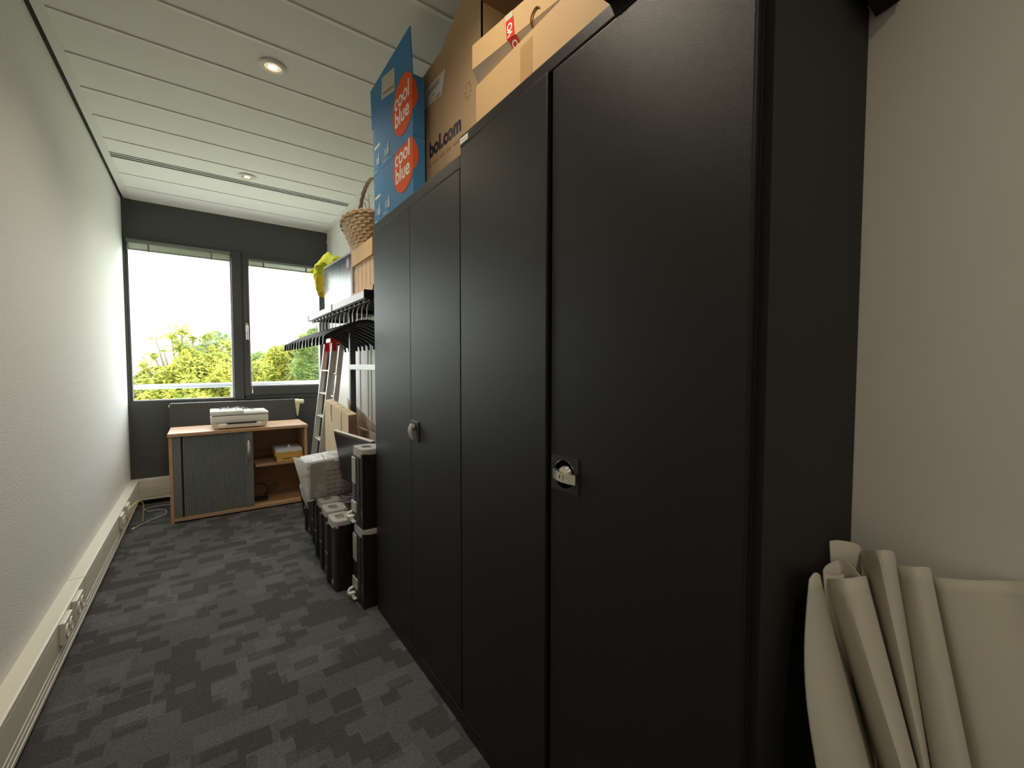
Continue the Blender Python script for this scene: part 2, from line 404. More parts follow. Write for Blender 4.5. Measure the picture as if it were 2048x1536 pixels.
# ceiling: metal planks running across the room with chamfered joints
joints = [1.9555 + 0.3068 * k for k in range(-12, 11)]
joints = [j for j in joints if YF < j < YW - 0.02]
slot0, slot1 = 4.030, 4.112
edges = sorted([YF] + joints + [slot0, slot1, YW])
edges = [e for i, e in enumerate(edges) if i == 0 or e - edges[i - 1] > 0.012]
b = MB()
x0, x1 = XL + 0.058, XR - 0.030
for a, c in zip(edges[:-1], edges[1:]):
    if abs(a - slot0) < 0.01: continue
    g = 0.0022; ch = 0.026; dp = 0.0048
    prof = [(a + g, ZC + 0.014), (a + g, ZC), (a + g + 0.002, ZC - 0.0005), (a + g + ch, ZC + dp), (c - g, ZC + dp), (c - g, ZC + 0.014)]
    b.prism([(x0, y, z) for y, z in prof], (x1 - x0, 0, 0))
b.box(XL - 0.05, XR + 0.05, YF - 0.05, YW + 0.05, ZC + 0.03, ZC + 0.12)
struct(b.build('ceiling', M_ceil))
b = MB()
b.box(XL + 0.018, XL + 0.060, YF, YW, ZC - 0.0025, ZC + 0.03)
b.box(XR - 0.034, XR, YF, YW, ZC - 0.0015, ZC + 0.03)
b.box(XL + 0.018, XR, YW - 0.014, YW, ZC - 0.0025, ZC + 0.03)
struct(b.build('trim_2', M_trimw))
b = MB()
b.box(XL, XL + 0.018, YF, YW, ZC - 0.002, ZC + 0.03)  # open gap along the left wall, its shade painted as a black strip
struct(b.build('wall_gap_shade', M_black))

# slot diffuser
t = thing('slot_diffuser', 'long white double slot air diffuser across the ceiling near the window', 'air vent', ((XL + XR) / 2, (slot0 + slot1) / 2, ZC))
b = MB()
for y0, y1 in ((slot0, slot0 + 0.012), (slot0 + 0.034, slot0 + 0.046), (slot1 - 0.013, slot1)):
    b.box(x0, x1, y0, y1, ZC - 0.0005, ZC + 0.0024, 0.0003)
b.build('frame', M_white, t)
b = MB(); b.box(x0, x1, slot0 + 0.003, slot1 - 0.003, ZC + 0.0022, ZC + 0.022); b.build('slot', M_black, t)

# downlights
M_bulb = emat('lamp_glow', (1.0, 0.60, 0.22), 10)
M_ringin = mat('downlight_reflector', (0.75, 0.62, 0.45), 0.25, metal=0.8)
def downlight(y, label, power=14):
    t = thing('downlight', label, 'ceiling light', (0.31, y, ZC), group=None)
    b = MB(); b.lathe([(0.036, 0.0), (0.038, -0.006), (0.044, -0.0075), (0.056, -0.004), (0.060, 0.0)], seg=40); b.build('trim_ring', M_white, t, local=True, smooth=True)
    b = MB(); b.lathe([(0.028, 0.002), (0.030, -0.003), (0.033, -0.002), (0.0365, -0.003)], seg=40); b.build('reflector', M_ringin, t, local=True, smooth=True)
    b = MB(); b.lathe([(0.0005, -0.004), (0.018, -0.0035), (0.027, -0.001)], seg=32); b.build('lamp', M_bulb, t, local=True, smooth=True)
    ld = bpy.data.lights.new('downlight_beam', 'SPOT'); ld.energy = power; ld.color = (1.0, 0.86, 0.68); ld.spot_size = R(140); ld.spot_blend = 1.0; ld.shadow_soft_size = 0.03
    lo = bpy.data.objects.new('downlight_beam', ld); C.objects.link(lo); lo.parent = t; lo.location = (0, 0, -0.015)
    return t
downlight(2.423, 'round recessed downlight, glowing warm, nearest the camera in the ceiling')
downlight(3.918, 'round recessed downlight, glowing warm, beside the slot diffuser')
downlight(0.92, 'round recessed downlight above the near steel cabinet, out of view', 19)
downlight(-0.58, 'round recessed downlight behind the camera', 14)

# skirting ducts
DX = -0.487
b = MB()
b.box(XL, DX - 0.004, YF, YW, 0.042, 0.2235, 0.002)
b.box(DX - 0.005, DX, YF, 4.965, 0.205, 0.2235, 0.0015)
b.box(DX - 0.005, DX, YF, 4.965, 0.105, 0.205, 0)
b.box(DX - 0.005, DX + 0.001, YF, 4.965, 0.083, 0.101, 0.0015)
b.box(DX - 0.005, DX + 0.001, YF, 4.965, 0.060, 0.078, 0.0015)
b.box(DX - 0.005, DX + 0.002, YF, 4.965, 0.040, 0.056, 0.0015)
b.box(XL, DX + 0.0015, 2.835, 2.841, 0.040, 0.2250, 0.0)
struct(b.build('baseboard_left', M_duct))
b = MB()
b.box(DX - 0.004, XR, 4.968, YW, 0.042, 0.2235, 0.002)
b.box(DX, XR, 4.963, 4.968, 0.205, 0.2235, 0.0015)
b.box(DX, XR, 4.964, 4.968, 0.145, 0.205, 0)
for k in range(4): b.box(DX, XR, 4.963, 4.968, 0.066 + k * 0.019, 0.081 + k * 0.019, 0.001)
b.box(DX, XR, 4.962, 4.968, 0.040, 0.058, 0.0015)
struct(b.build('baseboard_back', M_duct))
b = MB(); b.box(XL, DX - 0.02, YF, YW, 0, 0.042); b.box(DX, XR, 4.985, YW, 0, 0.042)  # dark gap under the ducts, shade given as black filler strips
struct(b.build('duct_gap_shade', M_black))

def make_socket(label, loc, w=0.125):
    t = thing('wall_socket', label, 'socket', loc, group='double sockets on the skirting duct')
    b = MB(); b.box(0, 0.018, -w / 2, w / 2, 0.0, 0.088, 0.003)
    b.build('cover_plate', M_socket, t, local=True)
    for s in (-1, 1):
        b = MB(); M = Matrix.Translation((0.018, s * w / 4, 0.044)) @ Matrix.Rotation(PI / 2, 4, 'Y')
        b.lathe([(0.019, 0.0), (0.024, 0.004), (0.025, 0.0)], seg=24, M=M)
        b.lathe([(0.0185, 0.0005), (0.0005, 0.0006)], seg=24, M=M)
        for d in (-0.009, 0.009): b.cyl((0.019, s * w / 4 + d, 0.044), (0.0205, s * w / 4 + d, 0.044), 0.0028, 8)
        b.build('outlet', M_socket, t, local=True, smooth=True)
    return t
s0 = make_socket('cream socket block on the left duct, nearest to the camera', (DX, 2.440, 0.130))
dup(s0, (DX, 2.640, 0.130), 'cream socket block on the left duct, just before the duct joint')
dup(s0, (DX, 3.930, 0.130), 'cream socket block on the left duct, beside where the yellow cable plugs in')
dup(s0, (DX, 4.190, 0.130), 'cream socket block on the left duct, nearest to the window')

# ---------------------------------------------------------------- windows
b = MB()
fy0, fy1 = YW - 0.012, YW + 0.075
b.box(-0.529, -0.512, fy0 + 0.02, fy1, 0.915, 2.36, 0.002)
b.box(-0.529, 0.246, fy0 + 0.02, fy1, 2.318, 2.36, 0.002)
b.box(-0.529, 0.246, fy0 + 0.02, fy1, 0.906, 0.922, 0.002)
b.box(0.246, 0.328, fy0 - 0.006, fy1, 0.906, 2.36, 0.003)
w1 = struct(b.build('window_1', M_frame))
b = MB(); b.box(0.234, 0.2455, fy0 + 0.03, fy1, 0.922, 2.318); b.box(-0.512, 0.234, fy0 + 0.03, fy1 - 0.01, 0.922, 0.930)
b.build('glazing_bead', mat('bead_grey', (0.36, 0.36, 0.37), 0.4), w1)
b = MB(); b.box(-0.515, 0.238, YW + 0.045, YW + 0.051, 0.92, 2.32); b.build('glass_pane', M_glass, w1)
b = MB()
b.box(0.328, 0.345, fy0, fy1, 0.915, 2.36, 0.002)
b.box(1.090, 1.118, fy0, fy1, 0.915, 2.36, 0.002)
b.box(0.328, 1.118, fy0, fy1, 2.345, 2.36, 0.002); b.box(0.328, 1.118, fy0, fy1, 0.906, 0.945, 0.002)
b.box(0.340, 0.386, fy0 - 0.02, fy1 - 0.01, 0.948, 2.345, 0.004)
b.box(1.040, 1.095, fy0 - 0.02, fy1 - 0.01, 0.948, 2.345, 0.004)
b.box(0.386, 1.040, fy0 - 0.02, fy1 - 0.01, 2.285, 2.345, 0.004)
b.box(0.386, 1.040, fy0 - 0.02, fy1 - 0.01, 0.948, 1.038, 0.004)
w2 = struct(b.build('window_2', M_frame))
b = MB(); b.box(0.380, 1.046, YW + 0.03, YW + 0.036, 1.03, 2.29); b.build('glass_pane', M_glass, w2)
b = MB(); b.box(0.386, 0.392, fy0 - 0.012, fy1 - 0.02, 1.038, 2.285); b.box(0.386, 1.04, fy0 - 0.0, fy1 - 0.02, 1.038, 1.046)
b.build('glazing_bead', MATS['bead_grey'], w2)
hy = fy0 - 0.02
b = MB(); b.box(0.350, 0.372, hy - 0.010, hy, 1.58, 1.665, 0.004); b.box(0.353, 0.369, hy - 0.045, hy - 0.008, 1.615, 1.640, 0.004); b.box(0.352, 0.370, hy - 0.052, hy - 0.036, 1.500, 1.645, 0.006, 3)
b.build('window_handle', M_chrome, w2, smooth=True)

M_slat = mat('blind_slat', (0.27, 0.275, 0.27), 0.35, metal=0.3)
M_slatd = mat('blind_rail', (0.16, 0.165, 0.165), 0.4)
def blind(x0, x1, ztop, n, label, y=YW - 0.03):
    t = thing('venetian_blind', label, 'blind', ((x0 + x1) / 2, y, ztop), group='raised venetian blinds on the windows')
    b = MB(); b.box(x0, x1, y - 0.014, y + 0.014, ztop - 0.024, ztop, 0.002); b.build('head_rail', M_slatd, t)
    b = MB()
    for k in range(n):
        z = ztop - 0.032 - k * 0.0042
        b.prism([(x0 + 0.006, y - 0.012, z - 0.001), (x0 + 0.006, y, z + 0.0012), (x0 + 0.006, y + 0.012, z - 0.001), (x0 + 0.006, y, z + 0.0004)], (x1 - x0 - 0.012, 0, 0))
    b.build('slat_stack', M_slat, t)
    zb = ztop - 0.032 - n * 0.0042
    b = MB(); b.box(x0 + 0.004, x1 - 0.004, y - 0.013, y + 0.013, zb - 0.012, zb, 0.002); b.build('bottom_rail', M_slat, t)
    for f in (0.2, 0.8):
        b = MB(); b.box(x0 + (x1 - x0) * f - 0.006, x0 + (x1 - x0) * f + 0.006, y - 0.0145, y + 0.0145, zb - 0.013, ztop - 0.02)
        b.build('ladder_tape', M_slatd, t)
    return t
blind(-0.522, 0.240, 2.350, 12, 'raised grey venetian blind at the top of the wide left window')
t = blind(0.384, 1.042, 2.305, 7, 'raised grey venetian blind at the top of the right window', y=YW - 0.048)
b = MB(); b.tube([(0.400, YW - 0.062, 2.28), (0.401, YW - 0.062, 1.6), (0.396, YW - 0.062, 0.99)], 0.0022, 6)
b.cyl((0.396, YW - 0.062, 1.0), (0.396, YW - 0.062, 0.968), 0.006, 10)
b.build('pull_cord', M_white, t)

# ---------------------------------------------------------------- radiator with valve
t = thing('radiator', 'flat dark grey panel radiator under the windows behind the sideboard', 'radiator', (0.265, 4.95, 0.25))
ry0, ry1 = 4.925, 5.02
b = MB(); b.box(-0.250, 0.765, ry0, ry1, 0.25, 0.893, 0.006); b.build('panel', M_dark, t)
b = MB()
for k in range(70):
    xx = -0.243 + k * 0.0144
    b.box(xx, xx + 0.006, ry0 + 0.012, ry1 - 0.006, 0.893, 0.8975)
b.box(-0.250, 0.765, ry0, ry0 + 0.010, 0.893, 0.899, 0.002)
b.build('top_grille', mat('grille_grey', (0.30, 0.31, 0.32), 0.35), t)
for xx in (-0.2555, 0.762):
    b = MB(); b.box(xx, xx + 0.008, ry0 - 0.001, ry1, 0.25, 0.894, 0.003); b.build('side_cover', mat('radiator_side', (0.07, 0.073, 0.073), 0.45), t)
b = MB(); b.cyl((-0.262, ry0 + 0.02, 0.872), (-0.25, ry0 + 0.02, 0.872), 0.012, 14); b.build('bleed_valve', M_white, t, smooth=True)
b = MB(); b.cyl((0.768, 4.93, 0.868), (0.800, 4.93, 0.868), 0.030, 24); b.cyl((0.800, 4.93, 0.868), (0.850, 4.93, 0.868), 0.026, 24, 0.023); b.cyl((0.850, 4.93, 0.868), (0.853, 4.93, 0.868), 0.023, 24, 0.016)
b.cyl((0.792, 4.93, 0.868), (0.792, 4.93, 0.72), 0.026, 20, 0.006)
b.build('thermostat_valve', M_valve, t, smooth=True)

# ---------------------------------------------------------------- sideboard
SX0, SX1, SY0, SY1, SH = -0.232, 0.752, 4.215, 4.655, 0.712
t = thing('sideboard', 'low beech sideboard with a grey tambour door, half open, under the window', 'cabinet', ((SX0 + SX1) / 2, (SY0 + SY1) / 2, 0))
th = 0.022
b = MB(); b.box(SX0 - 0.006, SX1 + 0.006, SY0 - 0.012, SY1 + 0.005, SH - 0.026, SH, 0.003); b.build('top_panel', M_beech, t)
for x in (SX0, SX1 - th):
    b = MB(); b.box(x, x + th, SY0, SY1, 0.0, SH - 0.026, 0.001); b.build('side_panel', M_beech, t)
b = MB(); b.box(SX0 + th, SX1 - th, SY0 + 0.002, SY1, 0.012, 0.038, 0.001); b.build('bottom_panel', M_beech, t)
b = MB(); b.box(SX0 + th, SX1 - th, SY1 - 0.010, SY1, 0.038, SH - 0.026); b.build('back_panel', M_beechin, t)
b = MB(); b.box(0.345, SX1 - th, SY0 + 0.018, SY1 - 0.01, 0.368, 0.388, 0.001); b.build('shelf', M_beechin, t)
b = MB(); b.box(SX0 + th + 0.052, SX0 + th + 0.066, SY0 + 0.012, SY0 + 0.02, 0.038, SH - 0.026); b.build('door_track', M_black, t)
b = MB(); b.box(SX0 + th, SX0 + th + 0.052, SY0 + 0.004, SY0 + 0.02, 0.038, SH - 0.026, 0.002); b.build('end_strip', M_tambour, t)
b = MB()
n = 38; x0_, x1_ = SX0 + th + 0.064, 0.272
w = (x1_ - x0_) / n
for k in range(n):
    xx = x0_ + k * w
    b.prism([(xx, SY0 + 0.012, 0.038), (xx + w * 0.12, SY0 + 0.0085, 0.038), (xx + w * 0.88, SY0 + 0.0085, 0.038), (xx + w, SY0 + 0.012, 0.038), (xx + w, SY0 + 0.018, 0.038), (xx, SY0 + 0.018, 0.038)], (0, 0, SH - 0.026 - 0.038))
door = b.build('tambour_door', M_tambour, t)
b = MB(); b.box(0.272, 0.330, SY0 + 0.003, SY0 + 0.021, 0.040, SH - 0.028, 0.003); b.build('door_rail', M_tambour, door)
b = MB(); b.tube([(0.296, SY0 + 0.004, 0.612), (0.296, SY0 - 0.016, 0.598), (0.296, SY0 - 0.026, 0.55), (0.296, SY0 - 0.026, 0.50), (0.296, SY0 - 0.016, 0.452), (0.296, SY0 + 0.004, 0.438)], lambda u: 0.006 + 0.005 * math.sin(PI * u), 12, smooth_n=5)
b.build('handle', M_chrome, door, smooth=True)
b = MB(); b.cyl((0.291, SY0 + 0.003, 0.418), (0.291, SY0 - 0.010, 0.418), 0.013, 20, 0.011); b.cyl((0.291, SY0 - 0.010, 0.418), (0.291, SY0 - 0.013, 0.418), 0.006, 12)
b.build('lock', M_chrome, door, smooth=True)

# printer
t = thing('printer', 'white multifunction inkjet printer standing on the beech sideboard', 'printer', (0.235, 4.40, SH))
px0, px1, py0, py1, pz = 0.040, 0.452, 4.262, 4.56, SH
t.rotation_euler = (0, 0, R(0))
b = MB()
b.hexa([(px0 + 0.02, py0 + 0.02, pz + 0.004), (px1 - 0.02, py0 + 0.02, pz + 0.004), (px1 - 0.012, py1 - 0.01, pz + 0.004), (px0 + 0.012, py1 - 0.01, pz + 0.004),
        (px0, py0, pz + 0.055), (px1, py0, pz + 0.055), (px1, py1, pz + 0.055), (px0, py1, pz + 0.055)])
b.box(px0, px1, py0, py1, pz + 0.055, pz + 0.112, 0.008, 3)
b.build('body', M_white, t, smooth=True)
b = MB(); b.box(px0 + 0.01, px1 - 0.01, py0 + 0.001, py1 - 0.01, pz + 0.1105, pz + 0.115); b.box(px0 + 0.03, px1 - 0.03, py0 - 0.001, py0 + 0.02, pz + 0.051, pz + 0.0545)
b.build('seam', M_inkgrey, t)
b = MB(); b.box(px0 - 0.002, px0 + 0.235, py0 - 0.002, py1, pz + 0.115, pz + 0.152, 0.008, 3); b.box(px0 + 0.20, px1 + 0.004, py0 - 0.002, py1, pz + 0.115, pz + 0.133, 0.005, 3)
b.build('scanner_lid', M_whitetop, t, smooth=True)
b = MB(); b.box(px0 + 0.245, px1 - 0.01, py0 + 0.02, py1 - 0.03, pz + 0.133, pz + 0.141, 0.003); b.build('document_tray', M_whitetop, t)
b = MB(); b.box(px0 + 0.05, px1 - 0.05, py0 - 0.014, py0 + 0.02, pz + 0.010, pz + 0.045, 0.008, 3); b.build('paper_tray', M_white, t, smooth=True)
b = MB(); b.box(px0 + 0.11, px1 - 0.09, py0 - 0.0155, py0 + 0.01, pz + 0.0395, pz + 0.050); b.build('output_slot', M_black, t)
b = MB(); b.box(px0 + 0.10, px1 - 0.10, py0 - 0.019, py0 + 0.005, pz + 0.034, pz + 0.0400, 0.001); b.build('output_flap', M_white, t)
random.seed(3)
pts = []
for k in range(22):
    u = k / 21; pts.append((px0 + 0.06 + 0.19 * u + 0.015 * math.sin(k * 2.1), py0 + 0.09 + 0.05 * math.sin(k * 1.7), pz + 0.157 + 0.007 * (1 + math.sin(k * 2.6)) + 0.006 * math.sin(PI * u)))
for k in range(6): pts.append((px0 + 0.255 + 0.012 * k, py0 + 0.07 - 0.045 * (k / 5), pz + 0.166 - 0.003 * k))
b = MB(); b.tube(pts, 0.0032, 7, smooth_n=5)
tag(b.build('power_cable', M_inkgrey, None, smooth=True), 'thin dark cable bundled on top of the white printer', 'cable')

# paper reams on the shelf
def ream(x0, x1, y0, y1, z, h, label, torn=False):
    t = thing('paper_ream', label, 'paper ream', ((x0 + x1) / 2, (y0 + y1) / 2, z), group='yellow wrapped paper reams on the sideboard shelf')
    if not torn:
        b = MB(); b.box(x0, x1, y0, y1, z, z + h, 0.004); b.build('wrapper', M_wrap, t)
        b = MB(); b.box(x0 + 0.05, x0 + 0.11, y0 - 0.0008, y0, z + h * 0.35, z + h * 0.6); b.build('printed_mark', mat('ream_ink', (0.30, 0.16, 0.03), 0.6), t)
    else:
        b = MB(); b.box(x0 + 0.002, x1 - 0.002, y0 + 0.002, y1, z, z + h * 0.45, 0.003); 
        b.grid([[(x0 + (x1 - x0) * i / 12, y0 + 0.0005, z + 0.001) for i in range(13)], [(x0 + (x1 - x0) * i / 12, y0 - 0.002, z + h * (0.30 + 0.22 * abs(math.cos(i * 0.55)) + 0.05 * random.random())) for i in range(13)]])
        b.box(x0, x0 + 0.003, y0 + 0.002, y1, z, z + h * 0.8); b.box(x1 - 0.003, x1, y0 + 0.002, y1, z, z + h * 0.8)
        b.build('wrapper', M_wrap, t)
        b = MB(); b.box(x0 + 0.006, x1 - 0.006, y0 + 0.003, y1 - 0.004, z + 0.003, z + h, 0.002); b.build('paper_stack', M_paper, t)
        b = MB(); b.prism([(x0 + 0.105, y0 + 0.06, z + h - 0.01), (x0 + 0.15, y0 + 0.06, z + h - 0.01), (x0 + 0.112, y0 + 0.05, z + h + 0.028)], (0, 0.002, 0)); b.build('torn_flap', M_paper, t)
    return t
zz = 0.3885
ream(0.510, 0.722, 4.245, 4.50, zz, 0.050, 'lower yellow wrapped ream of paper on the sideboard shelf')
ream(0.498, 0.720, 4.255, 4.52, zz + 0.050, 0.062, 'torn open ream of white paper in yellow wrap on the other ream', torn=True)
# dark cables at the bottom of the sideboard
pts = [(0.335, 4.46, 0.06), (0.345, 4.46, 0.14), (0.385, 4.45, 0.172), (0.43, 4.44, 0.16), (0.455, 4.43, 0.11), (0.43, 4.42, 0.07), (0.39, 4.40, 0.052), (0.40, 4.36, 0.050), (0.43, 4.38, 0.09), (0.475, 4.40, 0.145), (0.515, 4.40, 0.165), (0.53, 4.40, 0.145), (0.50, 4.40, 0.12), (0.455, 4.39, 0.085), (0.41, 4.37, 0.06)]
for k in range(26):
    a = k * 0.75; rr = 0.055 + 0.02 * math.sin(k * 0.9)
    pts.append((0.375 + rr * math.cos(a), 4.36 + rr * math.sin(a) * 0.9, 0.045 + 0.0012 * k))
b = MB(); b.tube(pts, 0.0042, 7, smooth_n=5)
tag(b.build('coiled_cable', M_matte, None, smooth=True), 'tangle of black cable lying in the open bottom of the sideboard', 'cable')
# yellow / white network cable on the floor
t = thing('network_cable', 'thin yellow and white network cable looping from the left duct onto the carpet', 'cable', (DX, 4.31, 0))
b = MB(); b.tube([(DX + 0.018, 4.215, 0.175), (DX + 0.05, 4.30, 0.195), (DX + 0.075, 4.40, 0.16), (DX + 0.075, 4.42, 0.08), (DX + 0.07, 4.40, 0.006)], 0.0042, 8, smooth_n=6); b.build('yellow_lead', M_yellowcable, t, smooth=True)
b = MB(); b.tube([(-0.24, 4.80, 0.006), (-0.30, 4.82, 0.006), (-0.371, 4.826, 0.006), (-0.44, 4.77, 0.006), (-0.425, 4.70, 0.02)], 0.0034, 7, smooth_n=6)
b.tube([(-0.415, 4.70, 0.006), (-0.33, 4.69, 0.006), (-0.285, 4.63, 0.006), (-0.285, 4.52, 0.006), (-0.34, 4.45, 0.006), (-0.39, 4.38, 0.006), (-0.425, 4.32, 0.006), (-0.452, 4.262, 0.006)], 0.0034, 7, smooth_n=6)
b.build('white_lead', M_whitecable, t, smooth=True)
b = MB(); b.cyl((-0.452, 4.262, 0.008), (-0.465, 4.235, 0.008), 0.006, 8); b.build('plug', M_socket, t)

# ---------------------------------------------------------------- steel cabinets
def handle_far(y, z, par):
    b = MB(); b.box(XF - 0.004, XF + 0.001, y - 0.040, y + 0.040, z - 0.042, z + 0.042, 0.002); p = b.build('handle_plate', M_plastic, par)
    b = MB(); b.cyl((XF - 0.004, y + 0.012, z + 0.016), (XF - 0.012, y + 0.012, z + 0.016), 0.013, 20); 
    b.tube([(XF - 0.014, y + 0.006, z + 0.03), (XF - 0.022, y, z + 0.01), (XF - 0.022, y - 0.002, z - 0.012), (XF - 0.014, y - 0.004, z - 0.032)], lambda u: 0.005 + 0.004 * math.sin(PI * u), 10, smooth_n=4)
    b.build('turn_knob', M_grey, p, smooth=True)
# far cabinet
CY0, CY1, H1 = 1.2385, 2.115, 1.928
t = thing('steel_cabinet', 'far black steel two-door cabinet with blue and brown boxes on top', 'cabinet', ((XF + XR) / 2, (CY0 + CY1) / 2, 0))
b = MB()
b.box(XF + 0.014, XR - 0.004, CY0 + 0.001, CY1, 0.058, H1 - 0.002, 0.001)
b.box(XF + 0.001, XF + 0.02, CY0 + 0.001, CY1, H1 - 0.042, H1, 0.003)
b.box(XF + 0.001, XR - 0.004, CY0 + 0.001, CY1, H1 - 0.004, H1, 0.001)
b.box(XF + 0.002, XF + 0.02, CY1 - 0.004, CY1, 0.058, H1, 0.001)
b.build('body', M_steel, t)
b = MB(); b.box(XF + 0.003, XR - 0.004, CY0 + 0.001, CY1 - 0.001, 0.0, 0.054); b.build('plinth', M_plinth, t)
b = MB(); b.box(XF + 0.0005, XF + 0.006, CY0 + 0.001, CY1 - 0.001, 0.0535, 0.0565); b.build('plinth_edge', mat('steel_edge', (0.25, 0.25, 0.25), 0.25, metal=0.8), t)
b = MB(); b.box(XF, XF + 0.014, 1.6595, CY1 - 0.006, 0.060, H1 - 0.045, 0.0015); b.build('door', M_steel, t)
b = MB(); b.box(XF, XF + 0.014, CY0 + 0.004, 1.6575, 0.060, H1 - 0.045, 0.0015); d = b.build('door', M_steel, t)
handle_far(1.617, 0.978, d)
# near cabinet
NY0, NY1, H2 = 0.303, 1.2365, 1.981
t = thing('steel_cabinet', 'near black steel two-door cabinet, tallest and closest to the camera', 'cabinet', ((XF + XR) / 2, (NY0 + NY1) / 2, 0))
b = MB()
b.box(XF + 0.020, XR - 0.004, NY0, NY1, 0.0, H2 - 0.002, 0.001)
b.build('body', M_steelside, t)
b = MB()
b.box(XF - 0.002, XF + 0.022, NY0 + 0.012, NY1, H2 - 0.036, H2, 0.004)
b.build('top_rail', M_steel, t)
b = MB(); b.box(XF + 0.0, XF + 0.02, NY0 + 0.012, NY1 - 0.001, 0.0, 0.052); b.build('plinth', M_plinth, t)
b = MB(); b.box(XF - 0.0015, XF + 0.004, 1.10, NY1 - 0.001, 0.0515, 0.0545); b.build('plinth_edge', MATS['steel_edge'], t)
b = MB(); b.box(XF - 0.002, XF + 0.016, 0.7955, NY1 - 0.002, 0.056, H2 - 0.037, 0.003)
for v in b.bm.verts: v.co.x -= (NY1 - v.co.y) * 0.016   # this leaf stands a little proud at the middle gap
b.build('door', M_steel, t)
b = MB(); b.box(XF - 0.002, XF + 0.016, 0.3185, 0.7865, 0.056, H2 - 0.037, 0.005, 3); d = b.build('door', M_steel, t)
b = MB(); b.box(XF + 0.015, XF + 0.0195, 0.3185, NY1 - 0.001, 0.056, H2 - 0.037); b.build('door_gap', M_black, t)
# near handle with recess
hyc, hzc = 0.732, 0.986
b = MB(); n = 32
ring_o = []; ring_i = []
for k in range(n):
    a = 2 * PI * k / n; c, s = math.cos(a), math.sin(a)
    q = max(abs(c), abs(s)); ring_o.append((c / q * 0.047, s / q * 0.043)); ring_i.append((c * 0.034, s * 0.034))
xf = XF - 0.0055; xb = XF - 0.0015
b.grid([[(xb, hyc + p[0], hzc + p[1]) for p in ring_o], [(xf, hyc + p[0] * 0.97, hzc + p[1] * 0.97) for p in ring_o], [(xf, hyc + p[0], hzc + p[1]) for p in ring_i], [(XF - 0.0021, hyc + p[0] * 0.9, hzc + p[1] * 0.9) for p in ring_i]], closed=True)
pl = b.build('handle_plate', mat('plate_black', (0.016, 0.016, 0.016), 0.3), d)
b = MB(); M = Matrix.Translation((xf - 0.0003, hyc, hzc)) @ Matrix.Rotation(-PI / 2, 4, 'Y')
b.lathe([(0.0335, 0.0), (0.0345, 0.001), (0.0350, 0.0)], seg=40, M=M); b.build('recess_rim', mat('rim_metal', (0.10, 0.10, 0.10), 0.25, metal=0.6), pl, smooth=True)
b = MB(); b.lathe([(0.033, 0.0005), (0.0005, 0.0006)], seg=32, M=Matrix.Translation((XF - 0.0024, hyc, hzc)) @ Matrix.Rotation(-PI / 2, 4, 'Y')); b.build('recess', M_black, pl)
b = MB(); b.cyl((XF - 0.0025, hyc - 0.006, hzc + 0.002), (XF - 0.013, hyc - 0.006, hzc + 0.002), 0.0215, 28, 0.018)
knob = b.build('turn_knob', M_nickel, pl, smooth=True)
b = MB()
prof = []
for k in range(13):
    u = -1 + 2 * k / 12; prof.append((XF - 0.0150 - 0.010 * (1 - u * u), hyc - 0.008 + u * 0.038))
bar = [(x, y, hzc - 0.0125 + 0.05 * (y - hyc)) for x, y in prof] + [(XF - 0.0095, prof[-1][1], hzc - 0.0125 + 0.05 * 0.030), (XF - 0.0095, prof[0][1], hzc - 0.0125 - 0.05 * 0.046)]
b.prism(bar, (0, 0, 0.022)); b.build('grip', M_nickel, knob, smooth=True)
b = MB(); b.cyl((XF - 0.022, hyc - 0.008, hzc), (XF - 0.0278, hyc - 0.008, hzc), 0.0102, 28, 0.0094); b.build('lock_cylinder', M_nickel, knob, smooth=True)
b = MB(); b.box(XF - 0.0283, XF - 0.0273, hyc - 0.0092, hyc - 0.0068, hzc - 0.0045, hzc + 0.0045); b.build('keyhole', M_black, knob)
t2 = MB(); t2.box(XF - 0.0028, XF - 0.002, 1.184, 1.232, H2 - 0.027, H2 - 0.009)
st = t2.build('sticker', M_label, t); st['label'] = 'small white sticker on the top rail'
b = MB()
for k in range(7): b.box(XF - 0.0030, XF - 0.0028, 1.190 + k * 0.0053, 1.1935 + k * 0.0053, H2 - 0.020, H2 - 0.0165)
b.build('sticker_print', M_inkgrey, st)

